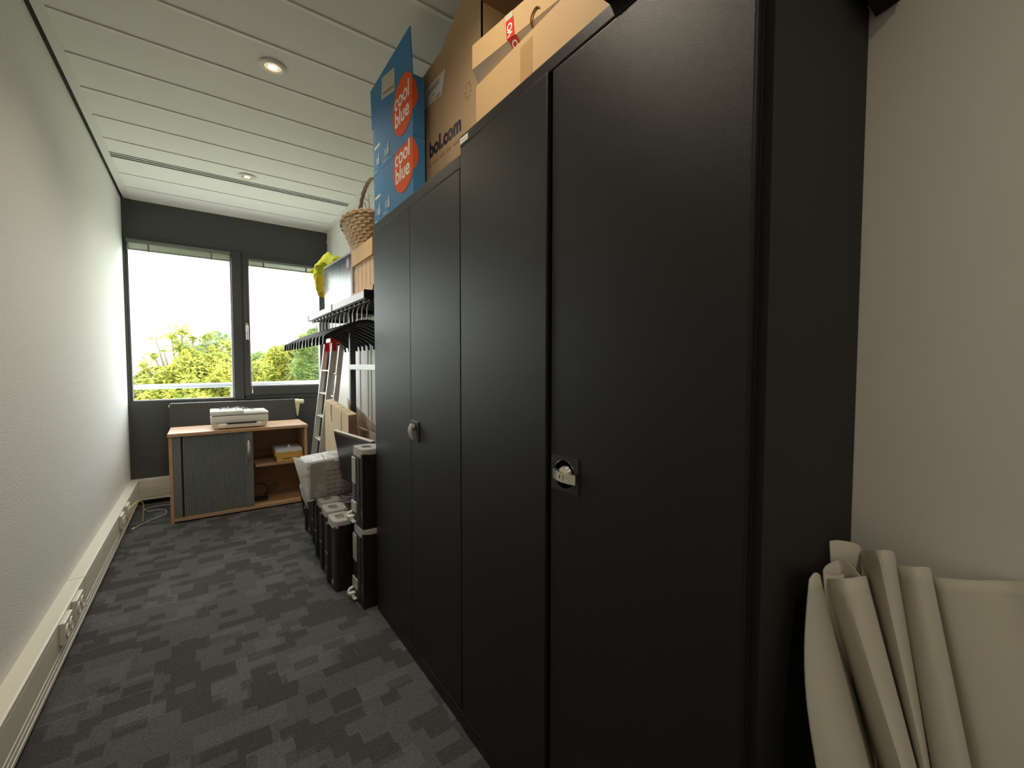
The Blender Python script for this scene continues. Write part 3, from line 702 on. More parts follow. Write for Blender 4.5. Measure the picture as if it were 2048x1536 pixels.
# ---------------------------------------------------------------- boxes on the cabinets
UZ = (0, 0, 1)
XB = 0.700
def mark(b, x, ya, yb, za, zb, t=0.0008): b.box(x - t, x, min(ya, yb), max(ya, yb), za, zb)
def disc(cy, cz, r, x, zcut=None, ycut=None):
    pts = []
    for k in range(64):
        a = 2 * PI * k / 64; y = cy + r * math.cos(a); z = cz + r * math.sin(a)
        if zcut is not None: z = min(z, zcut)
        if ycut is not None: y = max(y, ycut)
        pts.append((x, y, z))
    return pts
def blue_box(z0, z1, label, flap=False):
    y0, y1, xb = 1.640, 2.118, 0.752
    t = thing('blue_carton', label, 'box', (XB + 0.026, (y0 + y1) / 2, z0), group='blue printed parcels stacked on the far cabinet')
    b = MB(); b.box(XB, xb, y0, y1, z0 + 0.0005, z1, 0.0015); b.build('carton', M_blue, t)
    zc_ = z0 + 0.164
    if flap:
        b = MB(); b.slab((XB, y0, z1 - 0.002), (XB, y1 + 0.022, z1 - 0.002), (XB + 0.000, y1 + 0.040, z1 + 0.190), (XB + 0.000, y0 + 0.022, z1 + 0.196), (0.004, 0, 0)); f = b.build('lid_flap', M_blue, t)
        b = MB(); b.slab((XB - 0.0006, 1.830, z1 + 0.030), (XB - 0.0006, 2.000, z1 + 0.072), (XB - 0.0006, 1.985, z1 + 0.165), (XB - 0.0006, 1.832, z1 + 0.128), (-0.0006, 0, 0)); b.build('address_label', M_labeltan, f)
        b = MB(); b.slab((XB - 0.0013, 1.842, z1 + 0.048), (XB - 0.0013, 1.975, z1 + 0.082), (XB - 0.0013, 1.975, z1 + 0.092), (XB - 0.0013, 1.842, z1 + 0.060), (-0.0004, 0, 0)); b.build('label_print', M_inktan, f)
    else:
        pass
    zcut = None if flap else z1 - 0.001
    rr = 0.118; cyc = y0 + 0.098
    b = MB(); b.prism(disc(cyc, zc_, rr, XB - 0.0008, zcut=zcut, ycut=y0), (-0.0005, 0, 0))
    # part of the disc folded round the side
    sd = []
    for k in range(33):
        z = zc_ - rr + 2 * rr * k / 32
        h = math.sqrt(max(rr * rr - (z - zc_) ** 2, 0)) - (cyc - y0)
        if h > 0 and (zcut is None or z < z1 - 0.002) and z < z1 - 0.001: sd.append((z, h * 1.1))
    if len(sd) > 2:
        poly = [(XB, y0 - 0.0006, sd[0][0])] + [(XB + min(h, 0.045), y0 - 0.0006, z) for z, h in sd] + [(XB, y0 - 0.0006, sd[-1][0])]
        b.prism(poly, (0, -0.0005, 0))
    lg = b.build('logo_disc', M_orange, t)
    text_mesh('logo_text', 'cool', 0.094, M_inkw, lg, (XB - 0.0015, cyc + 0.095, zc_ + 0.010), (0, -1, 0), UZ, 0.0003, offset=0.0016)
    text_mesh('logo_text', 'blue', 0.094, M_inkw, lg, (XB - 0.0015, cyc + 0.093, zc_ - 0.062), (0, -1, 0), UZ, 0.0003, offset=0.0016)
    zb = z0 + 0.032
    for cy in (2.035, 1.912):     # two pale line figures
        b = MB(); b.tube([(XB - 0.001, cy, zb), (XB - 0.001, cy - 0.003, zb + 0.018), (XB - 0.001, cy + 0.003, zb + 0.034), (XB - 0.001, cy, zb + 0.054)], lambda u: 0.0065 - 0.0035 * u, 6)
        b.build('figure_print', M_inkw, t)
    for cy in (2.066, 1.950):
        b = MB(); mark(b, XB, cy - 0.014, cy + 0.014, zb + 0.008, zb + 0.040); b.build('square_print', M_inkb, t)
    b = MB()
    for k in range(7): mark(b, XB, 2.10 - k * 0.0105, 2.10 - k * 0.0105 - 0.008, zb + 0.088, zb + 0.100)
    b.build('line_print', M_inkw, t); b = MB()
    for k in range(4): mark(b, XB, 1.985 - k * 0.012, 1.985 - k * 0.012 - 0.007, zb - 0.012, zb - 0.008)
    b.build('line_print', M_inkw, t); b = MB()
    for k in range(3): mark(b, XB, 2.10 - k * 0.010, 2.10 - k * 0.010 - 0.006, zb - 0.020, zb - 0.016)
    b.build('line_print', M_inkw, t)
blue_box(H1, H1 + 0.237, 'lower flat blue parcel with an orange disc, standing on the far cabinet')
blue_box(H1 + 0.237, H1 + 0.476, 'upper blue parcel with its lid flap open, on the other blue one', flap=True)

# brown carton with printed name
bx = 0.778
t = thing('brown_carton', 'brown carton with open flaps and a dark printed shop name beside the blue parcels', 'box', (0.93, 1.47, H1))
by0, by1, bzt = 1.246, 1.722, 2.457
b = MB()
th_ = 0.005
b.box(bx, bx + th_, by0, by1, H1 + 0.001, bzt); b.box(1.10, 1.105, by0, by1, H1 + 0.001, bzt)
b.box(bx, 1.105, by0, by0 + th_, H1 + 0.001, bzt); b.box(bx, 1.105, by1 - th_, by1, H1 + 0.001, bzt)
b.box(bx, 1.105, by0, by1, H1 + 0.0005, H1 + 0.006)
b.build('carton', M_card, t)
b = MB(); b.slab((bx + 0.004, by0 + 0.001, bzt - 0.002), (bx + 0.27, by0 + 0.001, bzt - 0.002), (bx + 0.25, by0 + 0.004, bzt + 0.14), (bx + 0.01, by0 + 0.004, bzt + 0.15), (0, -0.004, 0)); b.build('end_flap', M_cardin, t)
b = MB(); b.slab((bx + 0.001, by0 + 0.006, bzt - 0.001), (bx + 0.001, by1, bzt - 0.001), (bx + 0.001, by1 - 0.18, bzt + 0.012), (bx + 0.001, by0 + 0.006, bzt + 0.16), (0.004, 0, 0)); b.build('side_flap', M_card, t)
b = MB(); b.slab((bx - 0.0006, 1.540, 2.300), (bx - 0.0006, 1.695, 2.315), (bx - 0.0006, 1.690, 2.388), (bx - 0.0006, 1.508, 2.382), (-0.0004, 0, 0)); lb = b.build('shipping_label', M_label, t)
b = MB()
for k in range(14): b.box(bx - 0.0013, bx - 0.001, 1.560 + k * 0.008, 1.5645 + k * 0.008, 2.352, 2.374)
for k in range(8): b.box(bx - 0.0013, bx - 0.001, 1.552 + k * 0.005, 1.555 + k * 0.005, 2.308, 2.318)
b.box(bx - 0.0013, bx - 0.001, 1.60, 1.618, 2.332, 2.336)
b.build('label_print', M_inkgrey, lb)
text_mesh('shop_name', 'bol.com', 0.080, M_inkdark, t, (bx - 0.001, 1.652, 2.100), (0, -1, 0), (0, 0, 1), 0.0003, offset=0.0032, spacing=1.03)
b = MB()
for k in range(26):
    if k in (2, 7, 11, 15): continue
    b.box(bx - 0.0007, bx - 0.0002, 1.665 - k * 0.0135 - 0.009, 1.665 - k * 0.0135, 2.062, 2.0735)
b.build('tagline_print', M_inktan, t); b = MB()
for k in range(9):
    a = 2 * PI * k / 9; b.box(bx - 0.0007, bx - 0.0002, 1.335 + 0.018 * math.cos(a) - 0.003, 1.335 + 0.018 * math.cos(a) + 0.003, 2.21 + 0.026 * math.sin(a) - 0.004, 2.21 + 0.026 * math.sin(a) + 0.004)
b.build('ring_print', M_inktan, t)

# flat kraft cartons on the near cabinet
t = thing('flat_carton', 'lower flat kraft carton on the near cabinet, under a second one', 'box', (0.85, 0.89, H2))
b = MB(); b.box(XB - 0.002, 1.05, 0.615, 1.152, H2 + 0.0005, H2 + 0.118, 0.002); b.build('carton', M_cardlit, t)
b = MB(); b.box(XB - 0.0028, XB - 0.002, 0.875, 0.925, H2 + 0.002, H2 + 0.10); b.build('packing_tape', mat('kraft_tape', (0.46, 0.29, 0.13), 0.3), t)
zt = H2 + 0.118
t = thing('flat_carton', 'upper kraft carton overhanging the lower one, held with red tape', 'box', (0.85, 1.15, zt), (0, 0, 0))
ang = R(7.5)
Mr = Matrix.Translation((0.687, 1.152, zt)) @ Matrix.Rotation(ang, 4, 'Z')
b = MB(); b.hexa([Mr @ Vector(p) for p in ((0.030, -0.55, 0.001), (0.36, -0.55, 0.001), (0.36, 0, 0.001), (0.030, 0, 0.001), (0.0, -0.55, 0.046), (0.36, -0.55, 0.046), (0.36, 0.002, 0.046), (0.0, 0.002, 0.046))])
b.build('underside_flap', M_cardgrey, t)
b = MB(); b.hexa([Mr @ Vector(p) for p in ((0.0, -0.55, 0.047), (0.36, -0.55, 0.047), (0.36, 0.002, 0.047), (0.0, 0.002, 0.047), (0.0, -0.55, 0.118), (0.36, -0.55, 0.118), (0.36, 0.002, 0.118), (0.0, 0.002, 0.118))])
b.build('carton', M_cardlit, t)
def LY(v): return -v
b = MB()
b.slab(Mr @ Vector((-0.0012, -0.155, 0.048)), Mr @ Vector((-0.0012, -0.185, 0.048)), Mr @ Vector((-0.0012, -0.180, 0.100)), Mr @ Vector((-0.0012, -0.150, 0.100)), (-0.0006, 0, 0))
b.slab(Mr @ Vector((-0.0012, -0.160, 0.048)), Mr @ Vector((-0.0012, -0.190, 0.046)), Mr @ Vector((0.022, -0.205, 0.008)), Mr @ Vector((0.022, -0.172, 0.010)), (-0.0006, 0, 0))
tp = b.build('red_tape', M_redtape, t)
b = MB(); b.slab(Mr @ Vector((-0.0014, -0.150, 0.100)), Mr @ Vector((-0.0014, -0.180, 0.100)), Mr @ Vector((-0.0014, -0.177, 0.117)), Mr @ Vector((-0.0014, -0.147, 0.117)), (-0.0006, 0, 0)); b.build('tape_end', M_labeltan, tp)
xu = (Mr.to_3x3() @ Vector((0, 0.08, 1))).normalized(); yl = (Mr.to_3x3() @ Vector((0, 1, -0.08))).normalized()
text_mesh('tape_text', 'VO', 0.027, M_inkw, tp, Mr @ Vector((-0.0022, -0.178, 0.053)), xu, yl, 0.0002, spacing=0.85, offset=0.0006)
xu2 = (Mr.to_3x3() @ Vector((-0.0232, 0.016, 0.038))).normalized()
yl2 = Mr.to_3x3() @ Vector((0, 1, 0)); yl2 = (yl2 - xu2 * yl2.dot(xu2)).normalized()
text_mesh('tape_text', 'NO', 0.026, M_inkw, tp, Mr @ Vector((0.0195, -0.197, 0.010)), xu2, yl2, 0.0002, spacing=0.8, offset=0.0006)
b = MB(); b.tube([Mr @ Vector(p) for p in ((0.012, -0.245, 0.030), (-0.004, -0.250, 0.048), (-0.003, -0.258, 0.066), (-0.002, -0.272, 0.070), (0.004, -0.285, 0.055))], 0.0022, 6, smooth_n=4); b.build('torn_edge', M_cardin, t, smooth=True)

# black bag hanging over the near cabinet's front, and black bag end over its side
rows = []
def wob(p, a=0.006, f=14): n_ = noise.noise_vector(Vector(p) * f); return Vector(p) + n_ * a
b = MB()
ring = [(-0.078, 0.0), (-0.080, 0.05), (-0.05, 0.10), (0.05, 0.12), (0.22, 0.10), (0.25, 0.03), (0.20, 0.0), (0.0, 0.0)]
for i in range(9):
    y = 0.610 - i * 0.014
    droop = 0.010 * max(0, 1 - abs(i - 1.2) / 3.0)
    pts = []
    for (dx, dz) in ring:
        z = H2 + 0.002 + dz * (1.0 if 0 < i < 8 else 0.6)
        x = 0.745 + dx
        if dx < -0.07: z -= droop if dz < 0.01 else 0
        pts.append(wob((x, y, z), 0.004))
    rows.append(pts)
b.grid(rows, closed=True); b.bm.faces.new(b.bm.verts[0:8]) if False else None
b.bm.verts.ensure_lookup_table()
b.bm.faces.new([b.bm.verts[k] for k in range(8)]); b.bm.faces.new([b.bm.verts[len(b.bm.verts) - 8 + k] for k in range(8)][::-1])
tag(b.build('cloth_bag', M_cloth, smooth=True), 'black cloth bag drooping over the front edge of the near cabinet', 'bag')
b = MB(); rows = []
for i in range(12):
    u = i / 11; x = 0.80 + u * 0.325
    y0 = 0.248 + 0.016 * math.sin(u * 3.0); zb = H2 - 0.024
    rows.append([wob(p, 0.004) for p in ((x, 0.45, H2 + 0.006), (x, 0.30, H2 + 0.004), (x, 0.288, zb - 0.004), (x, y0, zb + 0.004), (x, y0 - 0.01, zb + 0.05), (x, 0.30, zb + 0.12), (x, 0.45, zb + 0.11))])
b.grid(rows, closed=True)
b.bm.verts.ensure_lookup_table(); b.bm.faces.new([b.bm.verts[k] for k in range(7)]); b.bm.faces.new([b.bm.verts[len(b.bm.verts) - 7 + k] for k in range(7)][::-1])
tag(b.build('soft_case', M_cloth, smooth=True), 'black soft case jutting past the near cabinet against the right wall', 'bag')

# ---------------------------------------------------------------- coat rack with hangers
RZ = 1.636
t = thing('coat_rack', 'black and grey double coat rack shelf with hanger rail, between cabinet and window', 'coat rack', (0.90, 3.28, 0))
for y0, y1 in ((2.505, 3.262), (3.285, 4.105)):
    b = MB(); b.box(0.762, 0.790, y0, y1, RZ, RZ + 0.044, 0.003)
    b.build('front_beam', mat('beam_grey', (0.58, 0.585, 0.585), 0.45), t)
b = MB()
for y in (2.495, 3.262, 4.105): b.box(0.758, 1.10, y, y + 0.022 if y > 3 and y < 4 else y + 0.010, RZ - 0.004, RZ + 0.048, 0.002)
b.box(1.06, 1.10, 2.505, 4.105, RZ, RZ + 0.044); 
b.build('shelf_bracket', M_plastic, t)
b = MB()
b.box(0.788, 1.09, 2.505, 4.105, RZ + 0.030, RZ + 0.040)
for k in range(7): b.box(0.82 + k * 0.036, 0.826 + k * 0.036, 2.505, 4.105, RZ + 0.018, RZ + 0.031)
b.build('shelf_board', M_matte, t)
b = MB(); b.cyl((0.80, 2.50, RZ - 0.010), (0.80, 4.11, RZ - 0.010), 0.0095, 14); b.build('hanger_rail', M_matte, t, smooth=True)
b = MB(); b.box(0.885, 0.925, 3.262, 3.300, 0.02, RZ, 0.003); b.build('post', mat('post_grey', (0.06, 0.06, 0.058), 0.4), t)
b = MB(); b.box(0.66, 1.10, 3.264, 3.298, 0.0, 0.024, 0.004); b.build('foot', M_plastic, t)
b = MB(); b.box(0.868, 0.884, 2.50, 3.262, 1.215, 1.252, 0.002); b.build('crossbar', mat('crossbar_white', (0.58, 0.60, 0.61), 0.3), t)

hg = thing('clothes_hanger', '', 'hanger', (0.80, 3.995, RZ), group='black hangers on the coat rack rail')
b = MB()
hk = [(0.0, 0, -0.105)]
hk = [(0, 0, -0.128), (0, 0, -0.05), (0.004, 0, -0.036)]
for k in range(9):
    a = R(-60 + k * 33); hk.append((0.0145 * math.cos(a) - 0.003, 0, -0.012 + 0.0165 * math.sin(a)))
b.tube(hk, 0.0034, 7, smooth_n=2); b.build('hook', M_chrome, hg, local=True, smooth=True)
b = MB()
for s in (-1, 1):
    w_ = 0.247
    top = [(0, -0.116), (0.05, -0.124), (0.12, -0.154), (0.19, -0.188), (w_ - 0.01, -0.216), (w_, -0.226)]
    bot = [(w_ + 0.002, -0.272), (w_ - 0.012, -0.272), (w_ - 0.016, -0.243), (0.19, -0.213), (0.12, -0.178), (0.05, -0.146), (0, -0.140)]
    hw = 0.0065
    poly = [(s * x, -hw, z) for x, z in top + bot]
    b.prism(poly, (0, hw * 2, 0))
b.build('shoulder_bar', M_plastic, hg, local=True)
ys = [3.995, 3.87, 3.765, 3.65, 3.54, 3.43, 3.325, 3.20, 3.09, 2.985, 2.88, 2.775, 2.675, 2.575]
word = ['fifth', 'sixth', 'seventh', 'eighth', 'ninth', 'tenth', 'eleventh', 'twelfth']
for i, y in enumerate(ys):
    if i == 0: lab = 'black clothes hanger at the far window end of the rail'
    elif i == 1: lab = 'black clothes hanger second from the far window end of the rail'
    elif i == 2: lab = 'black clothes hanger third from the far window end of the rail'
    elif i == 3: lab = 'black clothes hanger fourth from the far window end of the rail'
    elif i == 13: lab = 'black clothes hanger on the rail right beside the far steel cabinet'
    elif i == 12: lab = 'black clothes hanger second from the far cabinet on the rail'
    else: lab = 'black clothes hanger, %s from the window end of the rail' % word[i - 4]
    if i == 0: hg['label'] = lab; continue
    dup(hg, (0.80, y, RZ), lab, rot=(0, 0, R(random.uniform(-2, 2))))

# things on the rack shelf
SZ = RZ + 0.045
t = thing('picture_box', 'white box printed with a misty winter forest, on the coat rack shelf', 'box', (0.86, 3.27, SZ))
b = MB(); b.hexa([(0.802, 2.885, SZ), (0.885, 2.885, SZ), (0.885, 3.66, SZ), (0.802, 3.66, SZ), (0.802, 2.885, SZ + 0.312), (0.885, 2.885, SZ + 0.312), (0.885, 3.69, SZ + 0.350), (0.802, 3.69, SZ + 0.350)])
b.build('carton', mat('box_white_side', (0.42, 0.42, 0.42), 0.4), t)
b = MB(); b.hexa([(0.8005, 2.905, SZ + 0.012), (0.802, 2.905, SZ + 0.012), (0.802, 3.645, SZ + 0.012), (0.8005, 3.645, SZ + 0.012), (0.8005, 2.905, SZ + 0.298), (0.802, 2.905, SZ + 0.298), (0.802, 3.67, SZ + 0.335), (0.8005, 3.67, SZ + 0.335)])
b.build('printed_picture', M_winter, t)
b = MB(); b.prism([(0.800, 2.975 + 0.040 * math.cos(2 * PI * k / 32), SZ + 0.245 + 0.046 * math.sin(2 * PI * k / 32)) for k in range(32)], (-0.0006, 0, 0)); bd = b.build('round_badge', mat('badge_plum', (0.20, 0.05, 0.13), 0.4), t)
b = MB(); b.prism([(0.7992, 2.975 + 0.027 * math.cos(2 * PI * k / 32), SZ + 0.245 + 0.030 * math.sin(2 * PI * k / 32)) for k in range(32)], (-0.0006, 0, 0)); b.build('badge_centre', mat('badge_pink', (0.62, 0.42, 0.48), 0.4), bd)

t = thing('wooden_crate', 'slatted pine crate on the coat rack shelf under the wicker basket', 'crate', (0.93, 2.67, SZ))
cy0, cy1, cx0, cx1, cz0, cz1 = 2.46, 2.872, 0.812, 1.07, SZ, SZ + 0.300
for x in (cx0, cx1 - 0.012):
    for k in range(5):
        b = MB(); y = cy0 + 0.012 + k * 0.078; b.box(x, x + 0.012, y, y + 0.072, cz0, cz1 - 0.02, 0.001); b.build('slat', M_pine, t)
for x, x2 in ((cx0 - 0.014, cx0), (cx1, cx1 + 0.014)):
    for z in (cz1 - 0.098, cz0):
        b = MB(); b.box(x, x2, cy0, cy1, z, z + (0.098 if z > cz0 else 0.03), 0.001); b.build('rail', M_pine, t)
for y in (cy0, cy1 - 0.012):
    for z in (cz1 - 0.1, cz0 + 0.1, cz0):
        b = MB(); b.box(cx0, cx1, y, y + 0.012, z, z + 0.085, 0.001); b.build('end_slat', M_pine, t)
b = MB(); b.box(cx0 + 0.012, cx1 - 0.012, cy0 + 0.012, cy1 - 0.012, cz0 + 0.002, cz0 + 0.012); b.build('base_board', M_pine, t)

# basket
t = thing('wicker_basket', 'flared wicker basket with an arched handle on top of the pine crate', 'basket', (0.915, 2.86, cz1))
b = MB(); rows = []
NR, NS, SUB, STK = 11, 216, 6, 18
for i in range(NR * SUB + 1):
    u = i / (NR * SUB); z = cz1 + 0.003 + 0.195 * u
    rx = 0.098 + 0.072 * u; ry = 0.165 + 0.100 * u
    j = i // SUB; ph = (i % SUB) / SUB
    row = []
    for k in range(NS):
        a = 2 * PI * k / NS
        wv = 1 + 0.030 * math.sin(a * STK + (PI if j % 2 else 0)) + 0.030 * math.sin(PI * ph)
        zz = z + 0.012 * u * math.cos(a * 2 - 1) + 0.004 * math.cos(a * STK + (PI if j % 2 else 0)) * u
        row.append((0.915 + rx * wv * math.cos(a), 2.86 + ry * wv * math.sin(a), zz))
    rows.append(row)
b.grid(rows, closed=True)
bw = b.build('woven_body', M_wicker, t, smooth=True)
md = bw.modifiers.new('thick', 'SOLIDIFY'); md.thickness = 0.006
b = MB()
for rr in (0.0, 0.010):
    b.tube([(0.915 + (0.172 + 0.002 * math.sin(20 * a + rr * 300)) * math.cos(a), 2.86 + 0.267 * math.sin(a), cz1 + 0.200 - rr + 0.012 * math.cos(a * 2 - 1) + 0.004 * math.sin(a * 24 + rr * 300)) for a in [2 * PI * k / 120 for k in range(120)]], 0.0065, 7, closed=True)
b.build('rim', M_wicker, t, smooth=True)
b = MB()
for rr in (0.0, 0.010, 0.018): b.tube([(0.915 + (0.11 + rr * 0.2) * math.cos(a), 2.86 + 0.172 * math.sin(a), cz1 + 0.008 + rr) for a in [2 * PI * k / 60 for k in range(60)]], 0.006, 7, closed=True)
b.build('foot_ring', M_wicker, t, smooth=True)
b = MB()
for s in range(3):
    pts = []
    for k in range(41):
        u = k / 40; a = PI * u
        y = 2.86 + 0.255 * math.cos(a); z = cz1 + 0.12 + 0.36 * math.sin(a) ** 0.8
        ph = u * 34 + s * 2.1
        pts.append((0.915 + 0.008 * math.cos(ph), y + 0.006 * math.sin(ph), z + 0.004 * math.sin(ph)))
    b.tube(pts, 0.0065, 7)
b.build('handle', M_wicker, t, smooth=True)

# hi vis jacket draped over the end of the picture box
def drape(b, path, widths, th=0.012, seed=0, amp=0.012):
    P = [Vector(p) for p in path]; rows = []
    Q = []; n = len(P)
    for i in range(n - 1):
        a_, b_, c_, d_ = P[max(i - 1, 0)], P[i], P[i + 1], P[min(i + 2, n - 1)]
        for k in range(6):
            t_ = k / 6; Q.append((0.5 * ((2 * b_) + (-a_ + c_) * t_ + (2 * a_ - 5 * b_ + 4 * c_ - d_) * t_ * t_ + (-a_ + 3 * b_ - 3 * c_ + d_) * t_ ** 3), (i + t_) / (n - 1)))
    Q.append((P[-1], 1.0))
    for i, (p, u) in enumerate(Q):
        T = (Q[min(i + 1, len(Q) - 1)][0] - Q[max(i - 1, 0)][0]).normalized()
        f = u * (len(widths) - 1); j = min(int(f), len(widths) - 2); w = widths[j] + (widths[j + 1] - widths[j]) * (f - j)
        side = T.cross(Vector((0.75, -0.65, 0))).normalized(); nor = T.cross(side)
        row = []
        for k in range(20):
            a = 2 * PI * k / 20
            q = p + side * math.cos(a) * w + nor * math.sin(a) * (th + 0.25 * w)
            q += noise.noise_vector(q * 16 + Vector((seed, 0, 0))) * amp + noise.noise_vector(q * 45) * amp * 0.35
            row.append(q)
        rows.append(row)
    v0 = len(b.bm.verts); b.grid(rows, closed=True); b.bm.verts.ensure_lookup_table()
    b.bm.faces.new([b.bm.verts[v0 + k] for k in range(20)][::-1]); b.bm.faces.new([b.bm.verts[len(b.bm.verts) - 20 + k] for k in range(20)])
t = thing('safety_vest', 'bright yellow safety vest hanging over the far end of the picture box', 'vest', (0.80, 3.80, 1.9))
b = MB(); drape(b, [(0.90, 3.50, SZ + 0.385), (0.86, 3.62, SZ + 0.40), (0.835, 3.74, SZ + 0.425), (0.81, 3.80, SZ + 0.38), (0.79, 3.80, SZ + 0.31), (0.80, 3.80, SZ + 0.26)], [0.03, 0.045, 0.06, 0.07, 0.06, 0.05], seed=3, amp=0.022)
drape(b, [(0.80, 3.84, SZ + 0.36), (0.765, 3.86, SZ + 0.345), (0.735, 3.87, SZ + 0.335)], [0.04, 0.03, 0.012], th=0.006, seed=5)
b.build('folded_cloth', M_hivis, t, smooth=True)
b = MB(); drape(b, [(0.80, 3.79, SZ + 0.30), (0.79, 3.775, SZ + 0.22), (0.805, 3.775, SZ + 0.16), (0.82, 3.76, SZ + 0.155)], [0.045, 0.055, 0.045, 0.02], seed=8, amp=0.014)
b.build('hanging_flap', M_hivis2, t, smooth=True)

# ---------------------------------------------------------------- ladder
t = thing('stepladder', 'folded aluminium stepladder with red fittings leaning behind the carton', 'ladder', (0.80, 3.93, 0))
def lx(z, k=0.0): return 0.722 + 0.122 * z + k
LT = 1.47
b = None
def stile(y, k, top, x_slope=None):
    m = MB(); w = 0.030; d = 0.020
    xa = lx(0, k); xb = lx(top, k)
    m.hexa([(xa - 0.012, y - d / 2 - 0.008, 0.0), (xa + 0.034, y - d / 2 - 0.008, 0), (xa + 0.034, y + d / 2, 0), (xa - 0.012, y + d / 2, 0),
            (xb - 0.006, y - d / 2 - 0.004, top), (xb + 0.030, y - d / 2 - 0.004, top), (xb + 0.030, y + d / 2, top), (xb - 0.006, y + d / 2, top)])
    return m
for y, k, top in ((4.125, 0, LT), (3.86, 0.004, LT), (3.89, 0.078, LT - 0.02), (4.095, 0.078, LT - 0.02)):
    o = stile(y, k, top).build('stile', M_alu, t)
for j, z in enumerate((0.20, 0.40, 0.60, 0.80, 1.00, 1.20)):
    b = MB(); b.box(lx(z) - 0.004, lx(z) + 0.040, 3.86, 4.125, z - 0.005, z + 0.006, 0.002); b.build('rung', M_alu, t)
    b = MB(); b.cyl((lx(z - 0.03, 0.088), 3.89, z - 0.03), (lx(z - 0.03, 0.088), 4.095, z - 0.03), 0.010, 10); b.build('rung', M_alu, t)
b = MB(); b.box(lx(LT) - 0.02, lx(LT) + 0.125, 3.84, 4.14, LT - 0.03, LT + 0.012, 0.006)
b.box(lx(LT) - 0.01, lx(LT) + 0.03, 3.842, 3.876, LT - 0.10, LT, 0.004); b.box(lx(LT) - 0.01, lx(LT) + 0.03, 4.10, 4.14, LT - 0.10, LT, 0.004)
b.build('top_cap', M_red, t)
b = MB(); b.slab((lx(1.43) + 0.034, 3.89, 1.43), (lx(1.43) + 0.034, 4.06, 1.43), (lx(1.18) + 0.040, 4.04, 1.17), (lx(1.18) + 0.040, 3.91, 1.17), (0.014, 0, 0)); b.build('tray', M_red, t)

